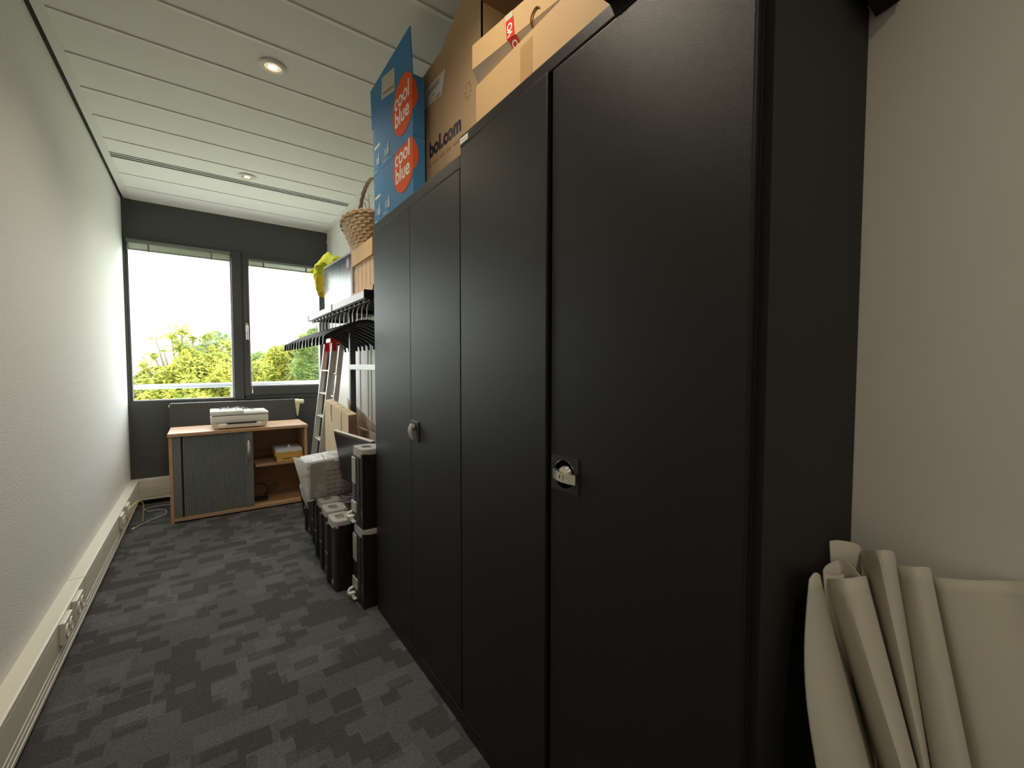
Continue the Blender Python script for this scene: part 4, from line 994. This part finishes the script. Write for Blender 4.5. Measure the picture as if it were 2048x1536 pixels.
# ---------------------------------------------------------------- workstations (computer towers)
TH, TW, TD = 0.392, 0.165, 0.45
def make_tower(label, loc, rot=0, h=TH):
    t = thing('computer_tower', label, 'computer', loc, (0, 0, rot), group='black desktop computers standing beside the far cabinet')
    b = MB(); b.box(0.020, TD, -TW / 2, TW / 2, 0.006, h - 0.022, 0.004); b.box(0.03, TD - 0.02, -TW / 2 + 0.01, TW / 2 - 0.01, 0, 0.01)
    b.build('body', M_plastic, t, local=True)
    b = MB(); b.box(0.0, 0.022, -TW / 2 + 0.006, TW / 2 - 0.058, 0.012, h - 0.03, 0.004); fp = b.build('front_bezel', M_plastic, t, local=True)
    b = MB(); b.box(0.002, 0.022, -TW / 2, -TW / 2 + 0.050, 0.010, h - 0.034, 0.006, 3); b.build('perforated_bezel', M_perf, t, local=True)
    b = MB(); b.box(-0.014, 0.018, TW / 2 - 0.052, TW / 2 - 0.004, 0.010, h - 0.04, 0.010, 3); b.build('front_strip', M_matte, t, local=True, smooth=True)
    b = MB(); b.box(-0.0155, 0.0, TW / 2 - 0.050, TW / 2 - 0.006, h * 0.46, h * 0.465); b.box(-0.001, 0.0, -0.032, -0.012, 0.030, 0.052); b.build('badge', M_grey, fp, local=True)
    # grey top with handles at both ends
    b = MB(); b.box(0.03, TD - 0.03, -TW / 2 + 0.002, TW / 2 - 0.002, h - 0.024, h - 0.006, 0.004); tp = b.build('top_panel', M_greytop, t, local=True)
    b = MB(); b.box(0.135, TD - 0.08, -TW / 2 + 0.022, TW / 2 - 0.022, h - 0.0062, h - 0.0045, 0.0005); b.build('lid_inset', M_grey if False else MATS['grey_top'], tp, local=True)
    b = MB(); b.box(0.131, 0.135, -TW / 2 + 0.018, TW / 2 - 0.018, h - 0.0063, h - 0.0050); b.box(0.131, TD - 0.08, -TW / 2 + 0.018, -TW / 2 + 0.0215, h - 0.0063, h - 0.0050); b.box(0.131, TD - 0.08, TW / 2 - 0.0215, TW / 2 - 0.018, h - 0.0063, h - 0.0050)
    b.build('inset_groove', M_black, tp, local=True)
    b = MB(); b.box(0.155, 0.20, -0.045, -0.025, h - 0.0045, h - 0.004); b.box(0.19, 0.215, 0.02, 0.035, h - 0.0045, h - 0.004); b.build('top_sticker', M_label, tp, local=True)
    for e in (0, 1):
        n = 40; outer = []; inner = []
        cx, cy_, hx, hy = 0.056, 0.0, 0.060, TW / 2
        for k in range(n):
            a = 2 * PI * k / n; c, s = math.cos(a), math.sin(a)
            p = 5.0; q = (abs(c) ** p + abs(s) ** p) ** (-1 / p)
            outer.append((cx + hx * c * q, hy * s * q)); inner.append((cx - 0.006 + 0.024 * c * q, 0.036 * s * q))
        if e: outer = [(TD - x + 0.0, y) for x, y in outer]; inner = [(TD - x, y) for x, y in inner]
        b = MB()
        b.grid([[(x, y, h - 0.040) for x, y in outer], [(x, y, h - 0.006) for x, y in outer], [(x + (cx - x) * 0.03 if not e else x, y * 0.975, h) for x, y in outer], [(x, y, h) for x, y in inner], [(x, y, h - 0.03) for x, y in inner], [(x, y, h - 0.040) for x, y in outer]], closed=True)
        b.build('handle_frame', M_grey, t, local=True)
        b = MB(); xs = 0.050 if not e else TD - 0.050
        b.box(xs - 0.026, xs + 0.026, -0.038, 0.038, h - 0.034, h - 0.030); b.build('handle_well', M_black, t, local=True)
    # rear side
    b = MB(); b.box(TD - 0.001, TD + 0.003, -TW / 2 + 0.004, TW / 2 - 0.045, 0.02, h - 0.05, 0.001); rp = b.build('rear_panel', M_matte, t, local=True)
    b = MB(); b.box(TD + 0.003, TD + 0.008, -TW / 2 + 0.008, -0.010, h - 0.185, h - 0.052, 0.002); b.build('fan_grille', M_grille, rp, local=True)
    b = MB()
    for k in range(7): b.box(TD + 0.003, TD + 0.007, -TW / 2 + 0.012, -0.02, 0.125 + k * 0.013, 0.132 + k * 0.013, 0.001)
    b.build('port_block', M_plastic, rp, local=True)
    b = MB(); b.box(TD + 0.003, TD + 0.012, -TW / 2 + 0.006, 0.0, 0.065, 0.118, 0.002); b.build('power_supply', M_grey, rp, local=True)
    b = MB(); b.tube([(TD + 0.008, -TW / 2 + 0.01, 0.058), (TD + 0.030, -TW / 2 + 0.012, 0.050), (TD + 0.034, -TW / 2 + 0.015, 0.030), (TD + 0.012, -TW / 2 + 0.016, 0.018)], 0.007, 8, smooth_n=4)
    b.box(TD + 0.003, TD + 0.022, -TW / 2 + 0.004, -0.02, 0.012, 0.020, 0.002); b.box(TD + 0.003, TD + 0.040, -TW / 2 + 0.03, -0.03, 0.040, 0.047, 0.002)
    b.build('latch', M_white, rp, local=True, smooth=True)
    b = MB(); b.cyl((0.40, -TW / 2, h - 0.10), (0.40, -TW / 2 - 0.002, h - 0.10), 0.005, 12); b.build('side_screw', M_chrome, t, local=True)
    return t
tw = make_tower('black computer tower, nearest of the row, front facing the left wall', (0.556, 2.488, 0))
dup(tw, (0.565, 2.685, 0), 'black computer tower, second in the row counted from the near end')
dup(tw, (0.575, 2.880, 0), 'black computer tower, third in the row, its top partly under the plastic bag')
dup(tw, (0.600, 3.105, 0), 'black computer tower, fourth in the row, under the plastic bag')
dup(tw, (0.605, 3.400, 0), 'black computer tower, last in the row towards the window')
dup(tw, (0.632 + TD, 2.232, 0), 'lower of two stacked computer towers showing their rear, beside the far cabinet', rot=(0, 0, PI))
dup(tw, (0.632 + TD, 2.232, TH + 0.0), 'upper of two stacked computer towers showing their rear, beside the far cabinet', rot=(0, 0, PI))
for o in bpy.data.objects:   # the stacked pair are slightly taller machines
    if o.name.startswith('computer_tower') and o.parent is None and abs(o.rotation_euler.z - PI) < 0.01:
        o.scale.z = 1.045
        if o.location.z > 0.1: o.location.z = TH * 1.045 + 0.001

b = MB(); b.hexa([(0.655, 3.84, 0), (0.69, 3.84, 0), (0.69, 3.875, 0), (0.655, 3.875, 0), (0.625, 3.80, 0.205), (0.69, 3.80, 0.205), (0.69, 3.87, 0.205), (0.625, 3.87, 0.205)])
b.box(0.62, 0.70, 3.72, 3.875, 0.205, 0.22, 0.003)
tag(b.build('small_stand', M_matte), 'small black stand on the carpet at the far end of the computer row', 'stand')

# monitor on top of the towers
t = thing('monitor', 'black flat monitor turned to the left wall, standing on the computer towers', 'monitor', (0.70, 2.60, TH))
TLc, TRc, BLc = Vector((0.666, 2.865, 0.826)), Vector((0.738, 2.335, 0.822)), Vector((0.702, 2.800, 0.523))
ex = (TRc - TLc); ez = (BLc - TLc); nn = ez.cross(ex).normalized()
if nn.x < 0: nn = -nn
BRc = BLc + ex * 0.93
def mq(u, v, d=0): return TLc * (1 - u) * (1 - v) + TRc * u * (1 - v) + BLc * (1 - u) * v + BRc * u * v + nn * d
b = MB(); b.hexa([mq(0, 1, 0), mq(1, 1, 0), mq(1, 1, 0.022), mq(0, 1, 0.022), mq(0, 0, 0), mq(1, 0, 0), mq(1, 0, 0.022), mq(0, 0, 0.022)]); b.build('housing', M_plastic, t)
b = MB(); b.hexa([mq(0.0, 0.0, -0.001), mq(1, 0.0, -0.001), mq(1, 0.0, 0.020), mq(0.0, 0.0, 0.020), mq(0, -0.015, -0.001), mq(1, -0.015, -0.001), mq(1, -0.015, 0.020), mq(0, -0.015, 0.020)])
b.hexa([mq(0, 0.55, -0.001), mq(0.008, 0.55, -0.001), mq(0.008, 0.55, 0.02), mq(0, 0.55, 0.02), mq(0, 0, -0.001), mq(0.008, 0, -0.001), mq(0.008, 0, 0.02), mq(0, 0, 0.02)])
b.build('edge_trim', M_label, t)
b = MB(); b.hexa([mq(0.02, 0.96, -0.0015), mq(0.98, 0.96, -0.0015), mq(0.98, 0.96, 0), mq(0.02, 0.96, 0), mq(0.02, 0.03, -0.0015), mq(0.98, 0.03, -0.0015), mq(0.98, 0.03, 0), mq(0.02, 0.03, 0)]); b.build('screen', mat('screen_black', (0.012, 0.012, 0.014), 0.22), t)
b = MB(); c_ = mq(0.5, 0.6, 0.03); b.box(c_.x - 0.004, c_.x + 0.02, c_.y - 0.03, c_.y + 0.03, TH + 0.008, c_.z, 0.004); b.box(c_.x - 0.07, c_.x + 0.09, c_.y - 0.11, c_.y + 0.11, TH, TH + 0.010, 0.003); b.build('stand', M_plastic, t)

# grey vented unit wrapped in a milky plastic bag
t = thing('vented_unit', 'beige vented unit wrapped in the milky plastic bag on the computers', 'device', (0.63, 3.00, TH))
ux0, ux1, uy0, uy1, uz0, uz1 = 0.512, 0.772, 2.905, 3.12, TH + 0.004, 0.636
b = MB(); b.box(ux0, ux1, uy0, uy1, uz0, uz1, 0.012, 3); b.build('housing', mat('unit_beige', (0.24, 0.21, 0.185), 0.5), t, smooth=True)
b = MB()
for r_ in range(6):
    for c_i in range(4): b.box(0.628 + c_i * 0.036, 0.655 + c_i * 0.036, uy0 - 0.002, uy0 + 0.003, uz0 + 0.015 + r_ * 0.030, uz0 + 0.0215 + r_ * 0.030)
b.build('vent_slots', M_black, t)
# the bag
b = MB(); rows = []
def bagpt(u, v):   # u left->right, v bottom->top on the front
    left = Vector((0.448, 2.985, 0.662)).lerp(Vector((0.520, 2.93, 0.325)), 1 - v)
    if v < 0.5: left += Vector((-0.012, 0, 0)) * math.sin(PI * v)
    f = max(0.0, (u - 0.24) / 0.76)
    x = ux0 - 0.006 + (ux1 - ux0 + 0.012) * f
    z = (uz0 - 0.012 * (1 - f)) + (uz1 + 0.008 + 0.012 * f - uz0) * v
    if v < 0.08: z = min(z, uz0 + 0.002)
    body = Vector((x, uy0 - 0.007, z))
    if u < 0.24: 
        k = u / 0.24
        p = left.lerp(body, k)
        p.y -= 0.012 * math.sin(PI * k)
        return p
    return body
for i in range(21):
    v = i / 20
    row = []
    for k in range(33):
        u = k / 32; p = bagpt(u, v)
        p += Vector((0, -1, 0)) * abs(noise.noise(Vector((p.x * 10, p.z * 26, 0.3)))) * (0.012 if 0.0 < u else 0) * (1 if u > 0.24 else 0.9)
        row.append(p)
    rows.append(row)
# back layer
back = []
for i in range(21):
    v = i / 20; back.append([Vector((p.x, max(p.y, uy0) + (0.0 if k == 0 else min(1, k / 9) * (uy1 - uy0 + 0.01)), p.z)) for k, p in enumerate(rows[i])])
b.grid(rows); b.grid(back); b.grid([rows[-1], back[-1]])
for f in b.bm.faces:
    c = f.calc_center_median()
    f.material_index = 1 if (c.x > 0.53 and c.z < 0.628 and c.z > TH) else 0
bg = b.build('bag_film', [M_bag, M_film], None, smooth=True); tag(bg, 'milky white plastic bag around the beige vented unit on the computer row', 'bag'); bg.name = 'plastic_bag'

# ---------------------------------------------------------------- cartons by the rack
t = thing('tall_carton', 'tall thin beige carton with brown tape standing behind the monitor', 'box', (0.808, 3.29, TH))
czt0, czt1 = 0.912, 0.969
b = MB(); b.hexa([(0.782, 2.952, TH), (0.838, 2.952, TH), (0.838, 3.628, TH), (0.782, 3.628, TH), (0.782, 2.952, czt0), (0.838, 2.952, czt0 + 0.004), (0.838, 3.628, czt1 + 0.006), (0.782, 3.628, czt1)])
b.build('carton', M_cardpale, t)
b = MB()
for y, h_ in ((3.42, 0.06), (3.40, 0.11), (3.12, 0.17)): b.box(0.7812, 0.7818, y, y + 0.028, 0.925 - h_, 0.925 + (y - 3.12) * 0.085)
b.build('packing_tape', mat('brown_tape', (0.42, 0.29, 0.14), 0.3), t)
b = MB(); b.hexa([(0.783, 2.950, TH), (0.838, 2.950, TH), (0.838, 2.9515, TH), (0.783, 2.9515, TH), (0.783, 2.950, czt0 - 0.006), (0.838, 2.950, czt0 - 0.002), (0.838, 2.9515, czt0 - 0.002), (0.783, 2.9515, czt0 - 0.006)]); b.build('end_shade', mat('cardboard_end_shaded', (0.27, 0.16, 0.10), 0.8), t)  # end turned from the window, its shade painted as a darker cardboard layer
b = MB(); b.box(0.7795, 0.784, 3.13, 3.165, 0.905, 0.936); b.build('white_tape', M_label, t)
b = MB(); b.hexa([(0.840, 2.90, 0.875), (0.846, 2.90, 0.875), (0.846, 3.34, 0.955), (0.840, 3.34, 0.955), (0.880, 2.88, 0.878), (0.886, 2.88, 0.878), (0.886, 3.38, 0.97), (0.880, 3.38, 0.97)])
t = thing('folded_cardboard', 'crumpled folded cardboard leaning on the wall behind the tall carton', 'cardboard', (1.0, 3.2, TH)); b.bm.free()
b = MB(); b.slab((0.985, 3.66, TH), (0.985, 2.62, TH), (0.955, 2.62, 0.775), (0.955, 3.58, 0.965), (0.006, 0, 0)); b.build('sheet', M_cardgrey, t)
b = MB(); b.slab((0.948, 3.55, 0.62), (0.948, 3.34, 0.62), (0.920, 3.46, 0.95), (0.930, 3.53, 0.985), (0.005, 0, 0)); b.build('torn_flap', M_cardpale, t)
b = MB(); b.slab((0.945, 3.30, 0.70), (0.915, 3.16, 0.70), (0.915, 3.18, 0.83), (0.940, 3.30, 0.90), (0.004, 0.003, 0)); b.build('torn_flap', M_cardpale, t)
t = thing('small_carton', 'small open grey brown carton between the tall carton and the cabinet', 'box', (0.97, 2.9, TH))
b = MB(); b.box(0.92, 0.925, 2.62, 3.14, TH, 0.79); b.box(0.925, 0.952, 3.135, 3.14, TH, 0.79); b.box(0.925, 0.952, 2.62, 2.625, TH, 0.79); b.box(0.925, 0.952, 2.62, 3.14, TH, TH + 0.005); b.build('carton', M_cardgrey, t)
b = MB(); b.slab((0.919, 3.12, 0.79), (0.919, 2.95, 0.79), (0.885, 2.97, 0.80), (0.885, 3.12, 0.815), (0, 0, 0.004)); b.build('flap', M_label, t)

# ---------------------------------------------------------------- canvas at the right edge
CAN = [((0.83, 0.278, 0.878), (0.78, 0.241, 0.6)), ((0.86, 0.28, 0.88), (0.8, 0.214, 0.61)), ((0.93, 0.294, 0.849), (0.86, 0.198, 0.588)),
 ((0.99, 0.298, 0.817), (0.97, 0.212, 0.513)), ((0.93, 0.285, 0.846), (0.9, 0.187, 0.574)), ((0.9, 0.251, 0.869), (0.84, 0.155, 0.634)),
 ((0.94, 0.235, 0.868), (0.9, 0.15, 0.603)), ((1.02, 0.249, 0.843), (0.98, 0.16, 0.549)), ((1.04, 0.261, 0.876), (0.96, 0.156, 0.564)),
 ((1.0, 0.227, 0.903), (0.93, 0.143, 0.592)), ((1.03, 0.213, 0.897), (0.98, 0.145, 0.561)), ((1.08, 0.221, 0.857), (1.03, 0.151, 0.528)),
 ((1.05, 0.209, 0.868), (0.97, 0.138, 0.572)), ((1.03, 0.184, 0.88), (0.94, 0.115, 0.608)), ((1.06, 0.169, 0.876), (0.99, 0.102, 0.589)),
 ((1.1, 0.172, 0.849), (1.04, 0.106, 0.558)), ((1.08, 0.156, 0.857), (1.0, 0.089, 0.594)), ((1.09, 0.12, 0.864), (1.02, 0.055, 0.61)),
 ((1.12, 0.088, 0.868), (1.06, 0.013, 0.62)), ((1.125, 0.055, 0.878), (1.1, -0.023, 0.626))]
def crs(P, t_):
    n = len(P); i = min(int(t_), n - 2); f = t_ - i
    a_, b_, c_, d_ = P[max(i - 1, 0)], P[i], P[i + 1], P[min(i + 2, n - 1)]
    return 0.5 * ((2 * b_) + (-a_ + c_) * f + (2 * a_ - 5 * b_ + 4 * c_ - d_) * f * f + (-a_ + 3 * b_ - 3 * c_ + d_) * f ** 3)
tops = [Vector(a) for a, _ in CAN]; bots = []
for a, c in CAN:
    a = Vector(a); c = Vector(c); k = a.z / (a.z - c.z); p = a + (c - a) * k; p.x = max(p.x, 0.60 + 0.02 * len(bots)); bots.append(Vector((p.x, p.y, 0.002)))
b = MB(); rows = []
for i in range(41):
    v = i / 40; row = []
    for k in range(115):
        s_ = k / 6.0
        T_, B_ = crs(tops, s_), crs(bots, s_)
        p = T_.lerp(B_, v)
        bulge = 0.014 * math.sin(PI * min(1, v * 3.0)) * max(0, 1 - s_ / 2.4)
        p += Vector((-bulge * 0.55, bulge * 0.75, 0))
        p.y = min(p.y, 0.296)
        p.x = min(p.x, XR - 0.008)
        row.append(p)
    rows.append(row)
b.grid(rows)
# the inner curl behind the first roll
rows = []
cpts = [tops[6], Vector((0.975, 0.262, 0.872)), Vector((0.985, 0.282, 0.868)), Vector((0.955, 0.292, 0.862)), Vector((0.915, 0.284, 0.862)), Vector((0.93, 0.268, 0.858)), Vector((0.955, 0.262, 0.858))]
for i in range(12):
    v = i / 11 * 0.5; rows.append([(lambda q: q + Vector((-0.05 * v, -0.10 * v, -0.87 * v)))(crs(cpts, k / 5)) for k in range(30)])
b.grid(rows)
rows = []
cp2 = [Vector((0.985, 0.2975, 0.900)), Vector((1.01, 0.290, 0.898)), Vector((1.03, 0.272, 0.894)), Vector((1.045, 0.262, 0.885))]
for i in range(10):
    v = i / 9; rows.append([crs(cp2, k / 4) + Vector((0.01 * v, -0.02 * v, -0.40 * v)) for k in range(12)])
b.grid(rows)
cv = b.build('canvas_sheet', M_canvas, None, smooth=True, normals=True)
tag(cv, 'large off-white canvas sheet, loosely rolled and folded, leaning against the right wall', 'canvas')
md = cv.modifiers.new('thick', 'SOLIDIFY'); md.thickness = 0.0022

# ---------------------------------------------------------------- outside
GZ = -5.2
def ground(name, x0, x1, y0, y1, z, m):
    o = MB().box(x0, x1, y0, y1, z - 0.2, z).build(name, m); return o
g = struct(ground('ground', -120, 160, 8, 320, GZ, M_paleground))
b = MB(); b.prism([(7.0, 70, GZ), (10.0, 70, GZ), (37, 310, GZ), (31, 310, GZ)], (0, 0, 0.05)); struct(b.build('road', M_road))
t = thing('balcony_railing', 'grey tubular railing running outside past both windows', 'railing', (0.3, 5.9, 0.25))
b = MB(); b.cyl((-3.5, 5.9, 0.995), (4.5, 5.9, 1.055), 0.027, 14); b.build('top_rail', M_rail, t, smooth=True)
for x in (-2.6, 0.268, 3.2):
    b = MB(); b.cyl((x, 5.92, 0.25), (x, 5.92, 0.98), 0.018, 10); b.build('post', M_rail, t, smooth=True)
b = MB(); b.box(-3.5, 4.5, 5.16, 6.0, 0.1, 0.25); struct(b.build('bounce_slab', M_house))  # unseen slab, added high and pale to bounce sky light onto the ceiling

def tree(label, cat, m, blobs, nleaf, leaf, trunk, seed, group=None, kind='tree', elong=1.0):
    rnd = random.Random(seed)
    bx_ = sum(b_[0] for b_ in blobs) / len(blobs); by_ = sum(b_[1] for b_ in blobs) / len(blobs)
    t = thing(kind, label, cat, (bx_, by_, GZ), group=group)
    tot = sum(b_[3] ** 2 for b_ in blobs)
    verts = []; faces = []
    for (x, y, z, r_, sz) in blobs:
        for k in range(int(nleaf * r_ * r_ / tot)):
            u = rnd.uniform(-1, 1); a = rnd.uniform(0, 2 * PI); q = math.sqrt(1 - u * u); rr = r_ * (0.45 + 0.6 * rnd.random() ** 0.5) if r_ > 0.26 else r_ * abs(rnd.gauss(0, 0.85))
            if r_ <= 0.26 and rnd.random() < 0.55: continue
            c = Vector((x + rr * q * math.cos(a), y + rr * q * math.sin(a), z + rr * u * sz))
            c += noise.noise_vector(c * (1.3 / max(r_, 0.3))) * r_ * 0.35
            d = Vector((rnd.gauss(0, 1), rnd.gauss(0, 1), rnd.gauss(0, 1) * 0.6)).normalized(); e = d.orthogonal().normalized()
            L_ = leaf * rnd.uniform(0.6, 1.3); i = len(verts)
            verts += [c - d * L_ * elong, c + e * L_ * 0.5, c + d * L_ * elong, c - e * L_ * 0.5]; faces.append((i, i + 1, i + 2, i + 3))
    off = t.location
    me = bpy.data.meshes.new('foliage'); me.from_pydata([v - off for v in verts], [], faces); me.materials.append(m); me.update()
    o = bpy.data.objects.new('foliage', me); C.objects.link(o); o.parent = t
    if trunk:
        b = MB()
        b.tube([(bx_, by_, GZ), (bx_ + 0.1, by_, GZ + 2.5), (bx_, by_, min(b_[2] for b_ in blobs))], 0.16, 8)
        for (x, y, z, r_, sz) in blobs: b.tube([(bx_, by_, min(b_[2] for b_ in blobs) - 0.3), ((bx_ + x) / 2, (by_ + y) / 2, (z + min(b_[2] for b_ in blobs)) / 2 + 0.1), (x, y, z + r_ * 0.5)], lambda u: 0.05 * (1 - u) + 0.012, 6)
        b.build('trunk', M_bark, t, smooth=True)
    return t
# big yellow-green tree just outside, left window (crown reaching above eye level)
tree('large yellow green tree filling the left window', 'tree', M_leafy,
     [(-.1, 13.6, .95, .75, .9), (-.75, 13.8, .45, .75, .9), (.5, 13.8, .6, .75, .9), (-1.3, 13.9, .0, .8, .9), (-.4, 13.4, -.2, 1.0, .9), (.6, 13.5, -.4, .95, .9), (-1.2, 13.6, -.9, 1.1, .9), (0, 13.4, -1.2, 1.2, .9), (1.1, 13.8, -.8, 1.0, .9),
      (-.43, 13.9, 2.1, .22, .8), (-.5, 13.9, 1.75, .2, .8), (-.2, 13.9, 1.95, .12, .7), (.15, 13.9, 2.0, .17, .6), (.2, 13.9, 1.7, .16, .7), (.5, 13.9, 1.88, .12, .5), (.64, 13.9, 1.68, .14, .8), (-1.0, 13.9, 1.5, .13, .6), (-.95, 13.9, 1.92, .05, .6), (-1.2, 13.9, 1.28, .12, .6), (-.8, 13.9, 1.62, .06, .6), (-.9, 13.9, 1.15, .2, .7), (.75, 13.9, 1.35, .2, .7), (-1.35, 13.9, 0.85, .24, .7), (-1.1, 13.9, 0.75, .25, .7), (-1.45, 13.9, 0.55, .25, .7), (-.65, 13.9, 2.0, .1, .7), (-.3, 13.9, 1.62, .22, .7), (.35, 13.9, 1.5, .22, .7)], 90000, 0.056, True, 4)
tree('pale green tree partly behind the big tree, at the left window\'s right edge', 'tree', M_leafp,
     [(0.55, 21, 1.9, 0.65, 1), (0.1, 21, 1.3, 0.7, 1), (0.9, 21, 1.1, 0.7, 1), (0.5, 21, 0.2, 1.1, 1)], 8000, 0.095, True, 5)
tree('yellow green tree just right of the window mullion', 'tree', M_leafy,
     [(1.30, 15, 1.25, 0.26, .9), (1.2, 15, 0.8, 0.34, .9), (1.35, 15, 0.35, 0.35, .9), (1.15, 15, -0.2, 0.5, 1)], 7000, 0.06, True, 6)
tree('rounded bright yellow green tree in the middle of the right window', 'tree', M_leafy,
     [(4.9, 38, 1.9, 1.0, .9), (5.8, 38.3, 2.1, 0.95, .9), (4.5, 38, 0.9, 0.95, .9), (5.4, 38, 0.7, 1.2, .9), (6.3, 38.3, 1.0, 1.0, .9), (5.2, 38, -0.4, 1.3, .8), (6.3, 38, -0.5, 1.2, .8)], 26000, 0.11, True, 7)
tree('weeping willow with hanging green branches at the right of the window', 'tree', M_leafg,
     [(6.1, 33.5, 2.5, 0.8, 1.3), (6.9, 34, 2.9, 0.9, 1.3), (5.9, 33.5, 1.1, 0.75, 1.6), (6.7, 33.5, 0.9, 1.0, 1.6), (7.7, 34, 1.4, 1.1, 1.6), (6.2, 33.5, -0.3, 0.9, 1.3), (7.4, 34, -0.3, 1.1, 1.3)], 30000, 0.085, True, 8, elong=2.0)
rnd = random.Random(31)
lab = ['distant green tree low on the horizon behind the big left tree', 'distant green tree, left of the road in the right window', 'distant dark tree above the road', 'distant green tree behind the rounded yellow tree', 'distant green tree behind the willow', 'distant pale tree at the far left of the left window']
for i, (x, y, r_) in enumerate([(1.5, 76, 4.0), (5.6, 84, 4.2), (11.0, 98, 4.6), (9.4, 66, 3.4), (17.0, 84, 4.6), (-9.0, 90, 4.6)]):
    bl = [(x + rnd.uniform(-1, 1) * r_ * 0.9, y + rnd.uniform(-2, 2), GZ + 3.0 + r_ * rnd.uniform(0.0, 0.75), r_ * rnd.uniform(0.45, 0.75), 0.85) for _ in range(7)]
    tree(lab[i], 'tree', (M_leafp, M_leafg)[i % 2], bl, 12000, 0.42, True, 40 + i, kind='background_tree')
b = MB(); b.box(-9.5, -3.2, 52, 58, GZ, 1.3); t = thing('house', 'pale building with a flat grey roof at the far left of the window', 'building', (-6.4, 55, GZ))
b.build('walls', M_house, t)
b = MB(); b.box(-9.8, -2.9, 51.6, 58.4, 1.3, 2.0); b.build('roof', M_roof, t)
t = thing('house', 'grey gabled roof showing above the big tree', 'building', (-2.8, 65, GZ))
b = MB(); b.box(-5.2, -0.4, 62, 68, GZ, 3.4); b.build('walls', M_house, t)
b = MB(); b.prism([(-5.5, 61.6, 3.4), (-0.1, 61.6, 3.4), (-2.8, 61.6, 4.9)], (0, 7, 0)); b.build('roof', M_roof, t)
for i, (x, y, l_) in enumerate([(5.25, 31, 'pale lamp post in front of the rounded yellow tree'), (6.3, 31, 'pale lamp post in front of the willow'), (2.85, 29, 'pale lamp post near the window mullion')]):
    b = MB(); b.cyl((x, y, GZ), (x, y, -0.25 + 0.25 * (i == 0)), 0.10, 10)
    if i == 0: b.box(x - 0.1, x + 0.5, y - 0.05, y + 0.05, -0.02, 0.08)
    tag(b.build('lamp_post', M_rail), l_, 'lamp post')

# ---------------------------------------------------------------- light
w = bpy.data.worlds.new('overcast'); bpy.context.scene.world = w; w.use_nodes = True
nt = w.node_tree; bg_ = nt.nodes['Background']
bg_.inputs[0].default_value = (0.93, 0.97, 1.0, 1); bg_.inputs[1].default_value = 3.1
pl_ = bpy.data.lights.new('window_portal', 'AREA'); pl_.shape = 'RECTANGLE'; pl_.size = 1.68; pl_.size_y = 1.5; pl_.cycles.is_portal = True
po = bpy.data.objects.new('window_portal', pl_); C.objects.link(po); po.location = (0.30, YW + 0.13, 1.64); po.rotation_euler = (-PI / 2, 0, 0)

# ---------------------------------------------------------------- camera
cam = bpy.data.cameras.new('camera'); co = bpy.data.objects.new('camera', cam); C.objects.link(co)
cam.sensor_fit = 'HORIZONTAL'; cam.sensor_width = 36.0; cam.lens = 849.95 / 2048 * 36.0; cam.clip_start = 0.02; cam.clip_end = 600
yaw, pitch, roll = 0.6281, -0.0419, 0.0012
fw = Vector((math.sin(yaw) * math.cos(pitch), math.cos(yaw) * math.cos(pitch), math.sin(pitch)))
r0 = Vector((math.cos(yaw), -math.sin(yaw), 0)); u0 = r0.cross(fw)
r_ = r0 * math.cos(roll) + u0 * math.sin(roll); u_ = -r0 * math.sin(roll) + u0 * math.cos(roll)
M = Matrix((r_, u_, -fw)).transposed().to_4x4(); M.translation = Vector((0, 0, EYE)); co.matrix_world = M
sc = bpy.context.scene; sc.camera = co
sc.view_settings.view_transform = 'Standard'; sc.view_settings.look = 'None'; sc.view_settings.gamma = 1.0; sc.view_settings.use_curve_mapping = False
sc.view_settings.exposure = 1.45
sc.cycles.max_bounces = 14; sc.cycles.diffuse_bounces = 8; sc.cycles.transparent_max_bounces = 16
